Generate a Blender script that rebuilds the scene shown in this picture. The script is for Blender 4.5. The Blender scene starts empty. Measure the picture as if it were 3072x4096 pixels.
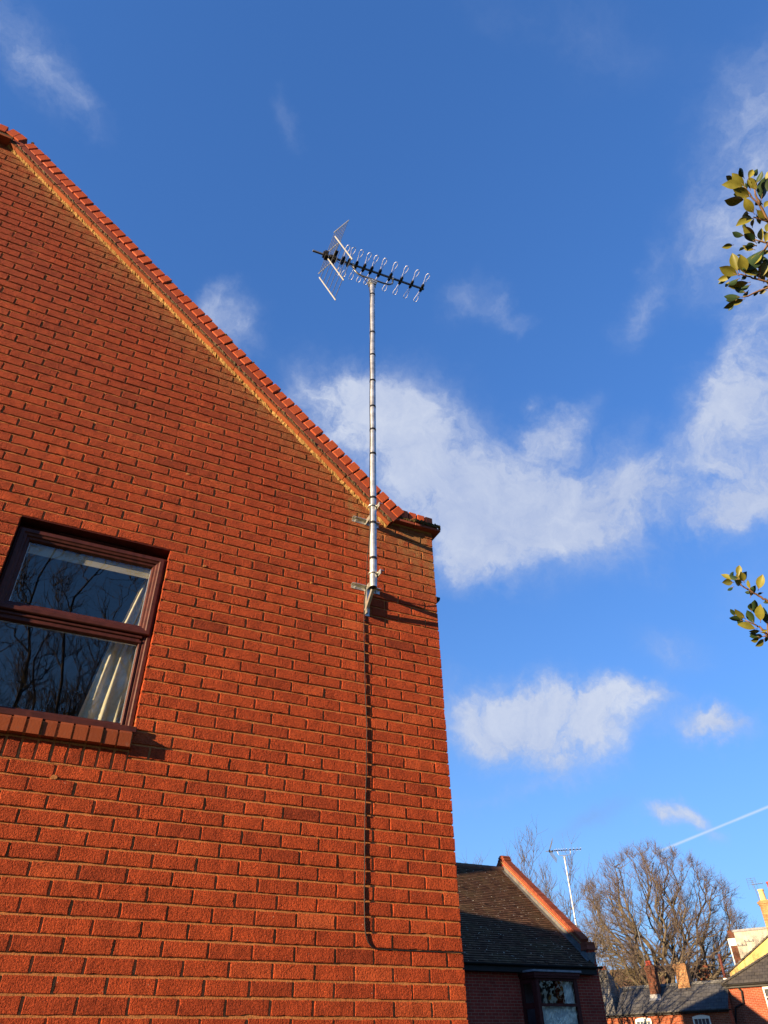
import bpy, math, random
import numpy as np
from mathutils import Vector, Matrix
from math import radians, sin, cos, pi, sqrt

# ------------------------------------------------------------------ camera, light, exposure
SC = bpy.context.scene
COL = SC.collection
EYE = np.array([-2.4477, -4.0505, 1.5742])
YAW, PITCH, ROLL = radians(26.42), radians(38.27), radians(-1.35)
FPX = 2842.7                                   # focal length in pixels of the 3072 x 4096 photograph
fw = np.array([sin(YAW)*cos(PITCH), cos(YAW)*cos(PITCH), sin(PITCH)])
r0 = np.array([cos(YAW), -sin(YAW), 0.0]); u0 = np.cross(r0, fw)
RT = cos(ROLL)*r0 + sin(ROLL)*u0
UP = -sin(ROLL)*r0 + cos(ROLL)*u0
cd = bpy.data.cameras.new("camera"); cam = bpy.data.objects.new("camera", cd); COL.objects.link(cam)
cd.sensor_fit = 'VERTICAL'; cd.sensor_height = 36.0; cd.lens = 36.0*FPX/4096.0
cd.clip_start = 0.05; cd.clip_end = 5000
cam.matrix_world = Matrix(((RT[0], UP[0], -fw[0], EYE[0]), (RT[1], UP[1], -fw[1], EYE[1]),
                           (RT[2], UP[2], -fw[2], EYE[2]), (0, 0, 0, 1)))
SC.camera = cam

SUNV = np.array([-4.35, -1.0, 0.66]); SUNV = SUNV/np.linalg.norm(SUNV)      # towards the sun
SUN_EL = math.asin(SUNV[2]); SUN_AZ = math.atan2(SUNV[0], SUNV[1])          # azimuth from +y, clockwise
sl = bpy.data.lights.new("sun", 'SUN'); sl.energy = 5.0; sl.angle = radians(0.5); sl.color = (1.0, 0.75, 0.45)
so = bpy.data.objects.new("sun", sl); COL.objects.link(so)
so.rotation_euler = Vector(-SUNV).to_track_quat('-Z', 'Y').to_euler()
so.location = (-40, -10, 12)

SC.view_settings.view_transform = 'Standard'; SC.view_settings.look = 'None'
SC.view_settings.gamma = 1.0; SC.view_settings.use_curve_mapping = False
SC.view_settings.exposure = 1.6
SC.cycles.max_bounces = 6; SC.cycles.transparent_max_bounces = 12
SC.cycles.sample_clamp_indirect = 6.0

def ray(px, py):
    d = fw + ((px-1536)/FPX)*RT - ((py-2048)/FPX)*UP
    return d/np.linalg.norm(d)
def at_y(px, py, Y): d = ray(px, py); return EYE + d*((Y-EYE[1])/d[1])
def at_x(px, py, X): d = ray(px, py); return EYE + d*((X-EYE[0])/d[0])
def at_z(px, py, Z): d = ray(px, py); return EYE + d*((Z-EYE[2])/d[2])
def at_h(px, py, D): d = ray(px, py); return EYE + d*(D/math.hypot(d[0], d[1]))
def at_f(px, py, F): d = ray(px, py); return EYE + d*(F/(d@fw))

# ------------------------------------------------------------------ world: sky and clouds (direction only)
W = bpy.data.worlds.new("World"); SC.world = W; W.use_nodes = True
nt = W.node_tree; N = nt.nodes; LK = nt.links; N.clear()
def mth(tree, op, a, b=None, c=None, clamp=False):
    n = tree.nodes.new('ShaderNodeMath'); n.operation = op; n.use_clamp = clamp
    for i, v in enumerate((a, b, c)):
        if v is None: continue
        if isinstance(v, (int, float)): n.inputs[i].default_value = v
        else: tree.links.new(v, n.inputs[i])
    return n.outputs[0]
def vmth(tree, op, a, b=None):
    n = tree.nodes.new('ShaderNodeVectorMath'); n.operation = op
    for i, v in enumerate((a, b)):
        if v is None: continue
        if isinstance(v, (tuple, list, np.ndarray)): n.inputs[i].default_value = tuple(float(q) for q in v)
        else: tree.links.new(v, n.inputs[i])
    return n
def mixc(tree, f, a, b, mode='MIX'):
    n = tree.nodes.new('ShaderNodeMix'); n.data_type = 'RGBA'; n.blend_type = mode
    for sock, v in ((n.inputs[0], f), (n.inputs[6], a), (n.inputs[7], b)):
        if isinstance(v, (int, float)): sock.default_value = v
        elif isinstance(v, (tuple, list)): sock.default_value = (*v[:3], 1.0)
        else: tree.links.new(v, sock)
    return n.outputs[2]
def noise(tree, vec, scale, detail=4.0, rough=0.55, dist=0.0):
    n = tree.nodes.new('ShaderNodeTexNoise'); n.inputs['Scale'].default_value = scale
    n.inputs['Detail'].default_value = detail; n.inputs['Roughness'].default_value = rough
    n.inputs['Distortion'].default_value = dist
    if vec is not None: tree.links.new(vec, n.inputs['Vector'])
    return n
def ramp(tree, fac, stops, interp='LINEAR'):
    n = tree.nodes.new('ShaderNodeValToRGB'); cr = n.color_ramp; cr.interpolation = interp
    while len(cr.elements) < len(stops): cr.elements.new(0.5)
    for e, (p, c) in zip(cr.elements, stops):
        e.position = p; e.color = (*c, 1.0) if len(c) == 3 else c
    tree.links.new(fac, n.inputs[0]); return n.outputs[0]

sky = N.new('ShaderNodeTexSky'); sky.sky_type = 'NISHITA'; sky.sun_disc = False
sky.sun_elevation = SUN_EL; sky.sun_rotation = SUN_AZ
sky.altitude = 60; sky.air_density = 1.0; sky.dust_density = 0.25; sky.ozone_density = 2.2
tc = N.new('ShaderNodeTexCoord'); DIR = tc.outputs['Generated']
# wispy distortion of the direction before the clouds are laid out
n1 = noise(nt, DIR, 5.0, 6.0, 0.6)
off = vmth(nt, 'SUBTRACT', n1.outputs['Color'], (0.5, 0.5, 0.5))
off2 = vmth(nt, 'SCALE', off.outputs[0]); off2.inputs['Scale'].default_value = 0.16
n1b = noise(nt, DIR, 22.0, 5.0, 0.6)
offb = vmth(nt, 'SUBTRACT', n1b.outputs['Color'], (0.5, 0.5, 0.5))
off3 = vmth(nt, 'SCALE', offb.outputs[0]); off3.inputs['Scale'].default_value = 0.035
DW = vmth(nt, 'ADD', vmth(nt, 'ADD', DIR, off2.outputs[0]).outputs[0], off3.outputs[0]).outputs[0]
# cloud banks: (direction given by its place in the photograph, half sizes, tilt, strength)
BANKS = [(1380, 1610, 250, 150, 20, .85), (1640, 1790, 290, 210, 18, .95), (1980, 2040, 370, 220, 8, 1.2), (2400, 2020, 330, 170, -6, 1.15), (1480, 1700, 170, 200, 0, .4), (1640, 2020, 120, 160, 0, .35), (2660, 1960, 110, 90, 0, .45),
         (2230, 1710, 130, 70, -35, .75), (1860, 2250, 130, 110, 0, .8), (2900, 1700, 150, 170, 0, 1.15), (2960, 2010, 130, 120, 0, 1.05), (3090, 1850, 80, 200, 0, .5),
         (3070, 1340, 170, 260, 0, .62), (3000, 420, 250, 280, 0, .52), (2900, 900, 190, 280, 20, .50), (3060, 1000, 120, 400, 0, .35), (2540, 1200, 70, 200, 25, .40),
         (1960, 2880, 210, 125, 0, 1.15), (2320, 2870, 250, 115, 6, 1.4), (2560, 2800, 110, 45, 0, .75), (2250, 3020, 130, 80, 0, .5),
         (2890, 2930, 130, 60, -10, 1.25), (2770, 3300, 110, 55, 0, 1.15), (2700, 2620, 170, 110, 0, .36), (1860, 1220, 100, 100, 40, .42), (1990, 1210, 50, 90, -10, .34),
         (2070, 1310, 70, 50, 0, .34), (910, 1280, 110, 110, -30, .66), (90, 180, 150, 260, -25, .50), (330, 410, 150, 80, 20, .30),
         (1140, 490, 70, 110, 0, .24), (2100, 30, 300, 120, 0, .18), (2450, 130, 260, 160, 0, .16), (3100, 2380, 220, 200, 0, .30), (2000, 3150, 250, 40, -12, .22)]
acc = None
for (bx, by, sx, sy, tilt, st) in BANKS:
    d0 = ray(bx, by); t = radians(tilt)
    e1 = ray(bx+50*cos(t), by+50*sin(t)) - d0; e2 = ray(bx-50*sin(t), by+50*cos(t)) - d0
    k1 = np.linalg.norm(e1)/50*sx; k2 = np.linalg.norm(e2)/50*sy
    U = e1/np.linalg.norm(e1)/k1; V = e2/np.linalg.norm(e2)/k2
    dd = vmth(nt, 'SUBTRACT', DW, d0).outputs[0]
    a = vmth(nt, 'DOT_PRODUCT', dd, U).outputs['Value']; b = vmth(nt, 'DOT_PRODUCT', dd, V).outputs['Value']
    w = vmth(nt, 'DOT_PRODUCT', dd, dd).outputs['Value']
    q = mth(nt, 'ADD', mth(nt, 'MULTIPLY', a, a), mth(nt, 'MULTIPLY', b, b))
    q = mth(nt, 'ADD', q, mth(nt, 'MULTIPLY', w, 0.4))
    g = mth(nt, 'MULTIPLY', mth(nt, 'EXPONENT', mth(nt, 'MULTIPLY', q, -0.9)), st)
    acc = g if acc is None else mth(nt, 'ADD', acc, g)
n2 = noise(nt, DW, 7.5, 9.0, 0.62, 0.25); n3 = noise(nt, DW, 20.0, 9.0, 0.66, 0.35); n4 = noise(nt, DIR, 3.2, 4.0, 0.5)
fb = mth(nt, 'ADD', mth(nt, 'MULTIPLY', mth(nt, 'SUBTRACT', n2.outputs['Fac'], 0.5), 2.1), mth(nt, 'MULTIPLY', mth(nt, 'SUBTRACT', n3.outputs['Fac'], 0.5), 1.7))
vv = mth(nt, 'MULTIPLY', mth(nt, 'MULTIPLY', acc, 1.12), mth(nt, 'ADD', 1.0, fb))
mr = N.new('ShaderNodeMapRange'); mr.interpolation_type = 'SMOOTHSTEP'; mr.inputs[1].default_value = 0.04; mr.inputs[2].default_value = 1.30
LK.new(vv, mr.inputs[0]); dens = mr.outputs[0]
# a thin grey smear above the big tree
d0 = ray(2430, 3260); e1 = ray(2520, 3215) - d0; e2 = ray(2445, 3290) - d0
dd = vmth(nt, 'SUBTRACT', DW, d0).outputs[0]
a = vmth(nt, 'DOT_PRODUCT', dd, e1/np.dot(e1, e1)/1.7).outputs['Value']; b = vmth(nt, 'DOT_PRODUCT', dd, e2/np.dot(e2, e2)/1.6).outputs['Value']
w = vmth(nt, 'DOT_PRODUCT', dd, dd).outputs['Value']
grey = mth(nt, 'MULTIPLY', mth(nt, 'EXPONENT', mth(nt, 'MULTIPLY', mth(nt, 'ADD', mth(nt, 'ADD', mth(nt, 'MULTIPLY', a, a), mth(nt, 'MULTIPLY', b, b)), w), -1.0)),
           mth(nt, 'MULTIPLY', n2.outputs['Fac'], 0.95), clamp=True)
# vapour trail: a great circle between two directions
ca, cb = ray(2600, 3420), ray(3200, 3175)
cn = np.cross(ca, cb); cn = cn/np.linalg.norm(cn); ct = (cb-ca)/np.linalg.norm(cb-ca)
dist = mth(nt, 'ABSOLUTE', vmth(nt, 'DOT_PRODUCT', DIR, cn).outputs['Value'])
dist = mth(nt, 'ADD', dist, mth(nt, 'MULTIPLY', mth(nt, 'SUBTRACT', n3.outputs['Fac'], 0.5), 0.0012))
trail = mth(nt, 'SUBTRACT', 1.0, mth(nt, 'DIVIDE', dist, 0.0020), clamp=True)
al = vmth(nt, 'DOT_PRODUCT', DIR, ct).outputs['Value']
s0 = float(ct@ca)
tw = mth(nt, 'MULTIPLY', mth(nt, 'SUBTRACT', al, s0), 60.0, clamp=True)
fr = mth(nt, 'GREATER_THAN', vmth(nt, 'DOT_PRODUCT', DIR, ca).outputs['Value'], 0.8)
trail = mth(nt, 'MULTIPLY', mth(nt, 'MULTIPLY', trail, tw), mth(nt, 'MULTIPLY', fr, 0.8))
SKYT = (0.36, 0.62, 1.0)
gm = N.new('ShaderNodeGamma'); gm.inputs[1].default_value = 0.66
LK.new(mixc(nt, 1.0, sky.outputs[0], SKYT, 'MULTIPLY'), gm.inputs[0])
skyc = mixc(nt, 1.0, gm.outputs[0], (1.00, 1.50, 2.22), 'MULTIPLY')
CLOUD_HI, CLOUD_LO = (3.3, 3.6, 4.3), (2.1, 2.55, 3.75)
sh = mth(nt, 'ADD', mth(nt, 'MULTIPLY', mth(nt, 'SUBTRACT', n4.outputs['Fac'], 0.38), 2.2), mth(nt, 'MULTIPLY', mth(nt, 'SUBTRACT', n3.outputs['Fac'], 0.5), 1.6))
cl = mixc(nt, mth(nt, 'MULTIPLY', dens, mth(nt, 'ADD', 0.35, sh), clamp=True), CLOUD_LO, CLOUD_HI)
sz = N.new('ShaderNodeSeparateXYZ'); LK.new(DIR, sz.inputs[0])
hz_ = mth(nt, 'MULTIPLY', mth(nt, 'EXPONENT', mth(nt, 'MULTIPLY', mth(nt, 'MAXIMUM', sz.outputs[2], 0.0), -4.6)), 0.72)
skyc = mixc(nt, hz_, skyc, (2.3, 3.9, 5.6))
c1 = mixc(nt, mth(nt, 'MULTIPLY', grey, 0.6), skyc, (1.25, 1.8, 3.1))
c2 = mixc(nt, mth(nt, 'MULTIPLY', dens, 0.93), c1, cl)
c3 = mixc(nt, trail, c2, (3.2, 3.9, 4.9))
bg = N.new('ShaderNodeBackground'); bg.inputs['Strength'].default_value = 0.066
LK.new(c3, bg.inputs['Color'])
wo = N.new('ShaderNodeOutputWorld'); LK.new(bg.outputs[0], wo.inputs[0])

# ------------------------------------------------------------------ helpers
RNG = random.Random(7)
def tag(o, label=None, cat=None, group=None, kind=None):
    if label: o['label'] = label
    if cat: o['category'] = cat
    if group: o['group'] = group
    if kind: o['kind'] = kind
    return o
def empty(name, loc, label, cat, group=None, rz=0.0, kind=None):
    o = bpy.data.objects.new(name, None); COL.objects.link(o); o.empty_display_size = 0.1
    o.location = tuple(float(v) for v in loc); o.rotation_euler = (0, 0, rz)
    return tag(o, label, cat, group, kind)

class MB:
    def __init__(self): self.v = []; self.f = []; self.m = []; self.t = []; self.mi = 0; self.tone = 0.5
    def vert(self, p): self.v.append((float(p[0]), float(p[1]), float(p[2]))); return len(self.v)-1
    def face(self, idx, mi=None): self.f.append(tuple(idx)); self.m.append(self.mi if mi is None else mi); self.t.append(self.tone)
    def quad(self, a, b, c, d, mi=None):
        i = len(self.v); self.v += [tuple(map(float, p)) for p in (a, b, c, d)]; self.face((i, i+1, i+2, i+3), mi)
    def poly(self, pts, mi=None):
        i = len(self.v); self.v += [tuple(map(float, p)) for p in pts]; self.face(range(i, i+len(pts)), mi)
    def box(self, x0, x1, y0, y1, z0, z1, ch=0.0):
        if ch <= 0:
            i = len(self.v)
            self.v += [(x0,y0,z0),(x1,y0,z0),(x1,y1,z0),(x0,y1,z0),(x0,y0,z1),(x1,y0,z1),(x1,y1,z1),(x0,y1,z1)]
            for q in ((0,3,2,1),(4,5,6,7),(0,1,5,4),(1,2,6,5),(2,3,7,6),(3,0,4,7)): self.face([i+k for k in q])
        else:
            self.obox(((x0+x1)/2,(y0+y1)/2,(z0+z1)/2), (1,0,0),(0,1,0),(0,0,1),(x1-x0)/2,(y1-y0)/2,(z1-z0)/2,ch)
    def obox(self, c, ax, ay, az, hx, hy, hz, ch=0.0):
        c = np.array(c, float); ax, ay, az = (np.array(q, float) for q in (ax, ay, az))
        P = lambda a, b, d: c + ax*a + ay*b + az*d
        if ch <= 0:
            i = len(self.v)
            for (a, b, d) in ((-1,-1,-1),(1,-1,-1),(1,1,-1),(-1,1,-1),(-1,-1,1),(1,-1,1),(1,1,1),(-1,1,1)): self.vert(P(a*hx, b*hy, d*hz))
            for q in ((0,3,2,1),(4,5,6,7),(0,1,5,4),(1,2,6,5),(2,3,7,6),(3,0,4,7)): self.face([i+k for k in q])
            return
        i = len(self.v); idx = {}
        for sx in (-1, 1):
            for sy in (-1, 1):
                for sz in (-1, 1):
                    for k, (a, b, d) in enumerate(((hx, hy-ch, hz-ch), (hx-ch, hy, hz-ch), (hx-ch, hy-ch, hz))):
                        idx[(sx, sy, sz, k)] = self.vert(P(sx*a, sy*b, sz*d))
        g = lambda *q: idx[q]
        for s in (-1, 1):
            fx = [g(s,-1,-1,0), g(s,1,-1,0), g(s,1,1,0), g(s,-1,1,0)]; self.face(fx if s > 0 else fx[::-1])
            fy = [g(-1,s,-1,1), g(1,s,-1,1), g(1,s,1,1), g(-1,s,1,1)]; self.face(fy[::-1] if s > 0 else fy)
            fz = [g(-1,-1,s,2), g(1,-1,s,2), g(1,1,s,2), g(-1,1,s,2)]; self.face(fz if s > 0 else fz[::-1])
        for s in (-1, 1):
            for t in (-1, 1):
                q = [g(s,t,-1,0), g(s,t,1,0), g(s,t,1,1), g(s,t,-1,1)]; self.face(q if s*t < 0 else q[::-1])
                q = [g(s,-1,t,0), g(s,1,t,0), g(s,1,t,2), g(s,-1,t,2)]; self.face(q if s*t > 0 else q[::-1])
                q = [g(-1,s,t,1), g(1,s,t,1), g(1,s,t,2), g(-1,s,t,2)]; self.face(q if s*t < 0 else q[::-1])
                for w in (-1, 1):
                    q = [g(s,t,w,0), g(s,t,w,1), g(s,t,w,2)]; self.face(q if s*t*w > 0 else q[::-1])
    def prism(self, pts, off):
        """closed solid from a planar outline and an offset vector"""
        n = len(pts); i = len(self.v); off = np.array(off, float)
        for p in pts: self.vert(p)
        for p in pts: self.vert(np.array(p, float)+off)
        self.face(range(i+n-1, i-1, -1)); self.face(range(i+n, i+2*n))
        for k in range(n): l = (k+1) % n; self.face((i+k, i+l, i+n+l, i+n+k))
    def tube(self, pts, rad, n=8, cap=True, flat=1.0):
        pts = [np.array(p, float) for p in pts]
        if not isinstance(rad, (list, tuple)): rad = [rad]*len(pts)
        d = pts[1]-pts[0]; d = d/(np.linalg.norm(d)+1e-12)
        ref = np.array([0, 0, 1.0]) if abs(d[2]) < 0.9 else np.array([1.0, 0, 0])
        a = np.cross(d, ref); a /= np.linalg.norm(a)
        rings = []
        for k, p in enumerate(pts):
            t = pts[min(k+1, len(pts)-1)] - pts[max(k-1, 0)]; t = t/(np.linalg.norm(t)+1e-12)
            a = a - t*(a@t); a /= np.linalg.norm(a)+1e-12; b = np.cross(t, a)
            rings.append([self.vert(p + (a*cos(2*pi*j/n) + b*sin(2*pi*j/n)*flat)*rad[k]) for j in range(n)])
        for k in range(len(rings)-1):
            for j in range(n): l = (j+1) % n; self.face((rings[k][j], rings[k][l], rings[k+1][l], rings[k+1][j]))
        if cap and n > 2: self.face(rings[0][::-1]); self.face(rings[-1])
    def ring_frame(self, x0, x1, z0, z1, prof):
        """mitred frame in the xz plane: prof = list of (inset, y)"""
        R = []
        for (s, y) in prof: R.append([self.vert(p) for p in ((x0+s, y, z0+s), (x1-s, y, z0+s), (x1-s, y, z1-s), (x0+s, y, z1-s))])
        for k in range(len(R)-1):
            for j in range(4): l = (j+1) % 4; self.face((R[k][j], R[k][l], R[k+1][l], R[k+1][j]))
    def build(self, name, mats, parent=None, smooth=False, attr=False):
        me = bpy.data.meshes.new(name); me.from_pydata(self.v, [], self.f)
        if not isinstance(mats, (list, tuple)): mats = [mats]
        for q in mats: me.materials.append(q)
        if len(mats) > 1: me.polygons.foreach_set('material_index', self.m)
        if smooth: me.polygons.foreach_set('use_smooth', [True]*len(self.f))
        if attr:
            at = me.attributes.new('tone', 'FLOAT', 'FACE'); at.data.foreach_set('value', self.t)
        me.update()
        o = bpy.data.objects.new(name, me); COL.objects.link(o)
        if parent is not None: o.parent = parent
        return o

# ------------------------------------------------------------------ materials
def newmat(name):
    m = bpy.data.materials.new(name); m.use_nodes = True; t = m.node_tree
    p = t.nodes['Principled BSDF']; return m, t, p
def coords(t): return t.nodes.new('ShaderNodeTexCoord').outputs['Object']
def mapping(t, vec, sc=(1,1,1), loc=(0,0,0), rot=(0,0,0)):
    n = t.nodes.new('ShaderNodeMapping'); n.inputs['Scale'].default_value = sc; n.inputs['Location'].default_value = loc
    n.inputs['Rotation'].default_value = rot; t.links.new(vec, n.inputs[0]); return n.outputs[0]
def bump(t, p, h, dist, strength=1.0, prev=None):
    b = t.nodes.new('ShaderNodeBump'); b.inputs['Distance'].default_value = dist; b.inputs['Strength'].default_value = strength
    t.links.new(h, b.inputs['Height'])
    if prev is not None: t.links.new(prev, b.inputs['Normal'])
    t.links.new(b.outputs[0], p.inputs['Normal']); return b.outputs[0]
def simple(name, col, rough=0.7, var=0.25, scale=6.0, metal=0.0, bumpd=0.0, bscale=80.0, col2=None, spec=0.2):
    m, t, p = newmat(name); c = coords(t)
    n = noise(t, c, scale, 5.0, 0.6)
    lo = tuple(v*(1-var) for v in col); hi = tuple(min(1, v*(1+var)) for v in (col2 or col))
    t.links.new(ramp(t, n.outputs['Fac'], [(0.3, lo), (0.7, hi)]), p.inputs['Base Color'])
    p.inputs['Roughness'].default_value = rough; p.inputs['Metallic'].default_value = metal
    p.inputs['Specular IOR Level'].default_value = spec
    if bumpd > 0: bump(t, p, noise(t, c, bscale, 5.0, 0.6).outputs['Fac'], bumpd)
    return m

def facing_brick():
    m, t, p = newmat('wirecut_brick'); c = coords(t)
    at = t.nodes.new('ShaderNodeAttribute'); at.attribute_name = 'tone'; tone = at.outputs['Fac']
    base = ramp(t, tone, [(0.0, (.235,.039,.015)), (0.35, (.36,.058,.019)), (0.7, (.425,.071,.022)), (1.0, (.48,.097,.032))])
    n_big = noise(t, c, 9.0, 4.0, 0.6); n_sm = noise(t, mapping(t, c, (60, 60, 140)), 1.0, 5.0, 0.65)
    col = mixc(t, 1.0, base, ramp(t, n_big.outputs['Fac'], [(.3, (.72,.70,.70)), (.7, (1.12,1.1,1.05))]), 'MULTIPLY')
    col = mixc(t, 0.55, col, mixc(t, 1.0, col, ramp(t, n_sm.outputs['Fac'], [(.35, (.55,.5,.5)), (.65, (1.25,1.25,1.2))]), 'MULTIPLY'))
    # upper wall: reddish-brown dirt plus steep-view shading painted into the colour, olive and sandy lichen under the coping (by distance below the verge)
    sx = t.nodes.new('ShaderNodeSeparateXYZ'); t.links.new(c, sx.inputs[0])
    up = mth(t, 'MULTIPLY', mth(t, 'SUBTRACT', sx.outputs[2], 3.2), 0.30, clamp=True)
    nm = noise(t, c, 1.6, 5.0, 0.6).outputs['Fac']
    wea_shade = mth(t, 'MULTIPLY', up, mth(t, 'ADD', mth(t, 'MULTIPLY', nm, 1.3), 0.12), clamp=True)
    col = mixc(t, mth(t, 'MULTIPLY', wea_shade, 0.75), col, (.190,.042,.024))
    verge = mth(t, 'SUBTRACT', mth(t, 'SUBTRACT', 4.67, mth(t, 'MULTIPLY', sx.outputs[0], 0.84)), sx.outputs[2])
    near = mth(t, 'SUBTRACT', 1.0, mth(t, 'DIVIDE', verge, 0.62), clamp=True)
    kne = mth(t, 'SUBTRACT', 1.0, mth(t, 'DIVIDE', mth(t, 'SUBTRACT', 5.05, sx.outputs[2]), 0.42), clamp=True)
    kne = mth(t, 'MULTIPLY', kne, mth(t, 'GREATER_THAN', sx.outputs[0], -0.75))
    nl = noise(t, c, 14.0, 6.0, 0.7).outputs['Fac']
    lich = mth(t, 'MULTIPLY', mth(t, 'MAXIMUM', mth(t, 'MULTIPLY', near, near), kne), mth(t, 'MULTIPLY', mth(t, 'SUBTRACT', nl, 0.34), 4.0, clamp=True), clamp=True)
    col = mixc(t, mth(t, 'MULTIPLY', lich, 0.8), col, mixc(t, nm, (.20,.10,.042), (.34,.215,.085)))
    sp = noise(t, c, 55.0, 2.0, 0.5).outputs['Fac']
    col = mixc(t, mth(t, 'MULTIPLY', mth(t, 'SUBTRACT', sp, 0.735), 14.0, clamp=True), col, (.52,.40,.30))
    t.links.new(col, p.inputs['Base Color']); p.inputs['Roughness'].default_value = 0.92; p.inputs['Specular IOR Level'].default_value = 0.15
    # dragged wire-cut face: horizontal drag lines, vertical creases and pits
    drag = noise(t, mapping(t, c, (30, 30, 190)), 1.0, 4.0, 0.65, 0.6).outputs['Fac']
    pits = noise(t, mapping(t, c, (120, 120, 120)), 1.0, 3.0, 0.6, 0.4).outputs['Fac']
    crease = noise(t, mapping(t, c, (150, 150, 28)), 1.0, 3.0, 0.6).outputs['Fac']
    sel = noise(t, c, 13.0, 2.0, 0.5).outputs['Fac']
    selr = mth(t, 'MULTIPLY', mth(t, 'SUBTRACT', sel, 0.38), 4.0, clamp=True)
    h = mth(t, 'ADD', mth(t, 'MULTIPLY', drag, mth(t, 'ADD', mth(t, 'MULTIPLY', selr, 0.7), 0.25)), mth(t, 'MULTIPLY', pits, 0.9))
    h = mth(t, 'ADD', h, mth(t, 'MULTIPLY', crease, 0.35))
    coarse = noise(t, mapping(t, c, (70, 70, 95)), 1.0, 3.0, 0.7, 0.5).outputs['Fac']
    h = mth(t, 'ADD', h, mth(t, 'MULTIPLY', coarse, 0.9))
    pit2 = mth(t, 'MULTIPLY', mth(t, 'SUBTRACT', noise(t, mapping(t, c, (95, 95, 120)), 1.0, 2.0, 0.6, 0.8).outputs['Fac'], 0.60), 5.0, clamp=True)
    h = mth(t, 'SUBTRACT', mth(t, 'MULTIPLY', h, 1.5), mth(t, 'MULTIPLY', pit2, 0.8))
    bump(t, p, h, 0.0085, 1.0)
    return m
def mortar_mat(name, col, bd=0.002):
    m, t, p = newmat(name); c = coords(t)
    n = noise(t, c, 120.0, 4.0, 0.6); n2 = noise(t, c, 3.0, 4.0, 0.6)
    a = ramp(t, n.outputs['Fac'], [(.3, tuple(v*.65 for v in col)), (.7, tuple(min(1, v*1.3) for v in col))])
    t.links.new(mixc(t, 1.0, a, ramp(t, n2.outputs['Fac'], [(.3, (.75,.72,.7)), (.7, (1.1,1.1,1.1))]), 'MULTIPLY'), p.inputs['Base Color'])
    p.inputs['Roughness'].default_value = 0.95; p.inputs['Specular IOR Level'].default_value = 0.1
    bump(t, p, n.outputs['Fac'], bd); return m
def smooth_brick(name, a, b, dirt=(.10,.07,.04), rough=0.6):
    m, t, p = newmat(name); c = coords(t)
    at = t.nodes.new('ShaderNodeAttribute'); at.attribute_name = 'tone'
    base = ramp(t, at.outputs['Fac'], [(0, a), (1, b)])
    n = noise(t, c, 40.0, 6.0, 0.65).outputs['Fac']
    col = mixc(t, mth(t, 'MULTIPLY', mth(t, 'SUBTRACT', n, 0.56), 4.0, clamp=True), base, dirt)
    t.links.new(col, p.inputs['Base Color']); p.inputs['Roughness'].default_value = rough; p.inputs['Specular IOR Level'].default_value = .12
    bump(t, p, noise(t, c, 130.0, 4.0, 0.6).outputs['Fac'], 0.0012); return m
def brickwork(name, c1, c2, mort, bw=.225, rh=.075, ms=.0055, var=0.3, sandy=None):
    """flat brickwork for the houses further off: courses follow the wall's own axes"""
    m, t, p = newmat(name); c = coords(t)
    s = t.nodes.new('ShaderNodeSeparateXYZ'); t.links.new(c, s.inputs[0])
    k = t.nodes.new('ShaderNodeCombineXYZ'); t.links.new(mth(t, 'ADD', s.outputs[0], s.outputs[1]), k.inputs[0]); t.links.new(s.outputs[2], k.inputs[1])
    b = t.nodes.new('ShaderNodeTexBrick'); t.links.new(k.outputs[0], b.inputs['Vector'])
    b.inputs['Scale'].default_value = 1.0; b.inputs['Brick Width'].default_value = bw; b.inputs['Row Height'].default_value = rh
    b.inputs['Mortar Size'].default_value = ms; b.inputs['Mortar Smooth'].default_value = 0.1; b.inputs['Bias'].default_value = 0.0
    b.inputs['Color1'].default_value = (*c1, 1); b.inputs['Color2'].default_value = (*c2, 1); b.inputs['Mortar'].default_value = (*mort, 1)
    n = noise(t, c, 2.2, 6.0, 0.62).outputs['Fac']; n2 = noise(t, c, 30.0, 4.0, 0.6).outputs['Fac']
    col = mixc(t, 1.0, b.outputs['Color'], ramp(t, n, [(.3, (1-var,)*3), (.7, (1+var*.6,)*3)]), 'MULTIPLY')
    col = mixc(t, 1.0, col, ramp(t, n2, [(.3, (.8,)*3), (.7, (1.15,)*3)]), 'MULTIPLY')
    t.links.new(col, p.inputs['Base Color']); p.inputs['Roughness'].default_value = 0.9; p.inputs['Specular IOR Level'].default_value = 0.15
    h = mth(t, 'ADD', mth(t, 'MULTIPLY', b.outputs['Fac'], -1.0), mth(t, 'MULTIPLY', n2, 0.4))
    bump(t, p, h, 0.006); return m
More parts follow.
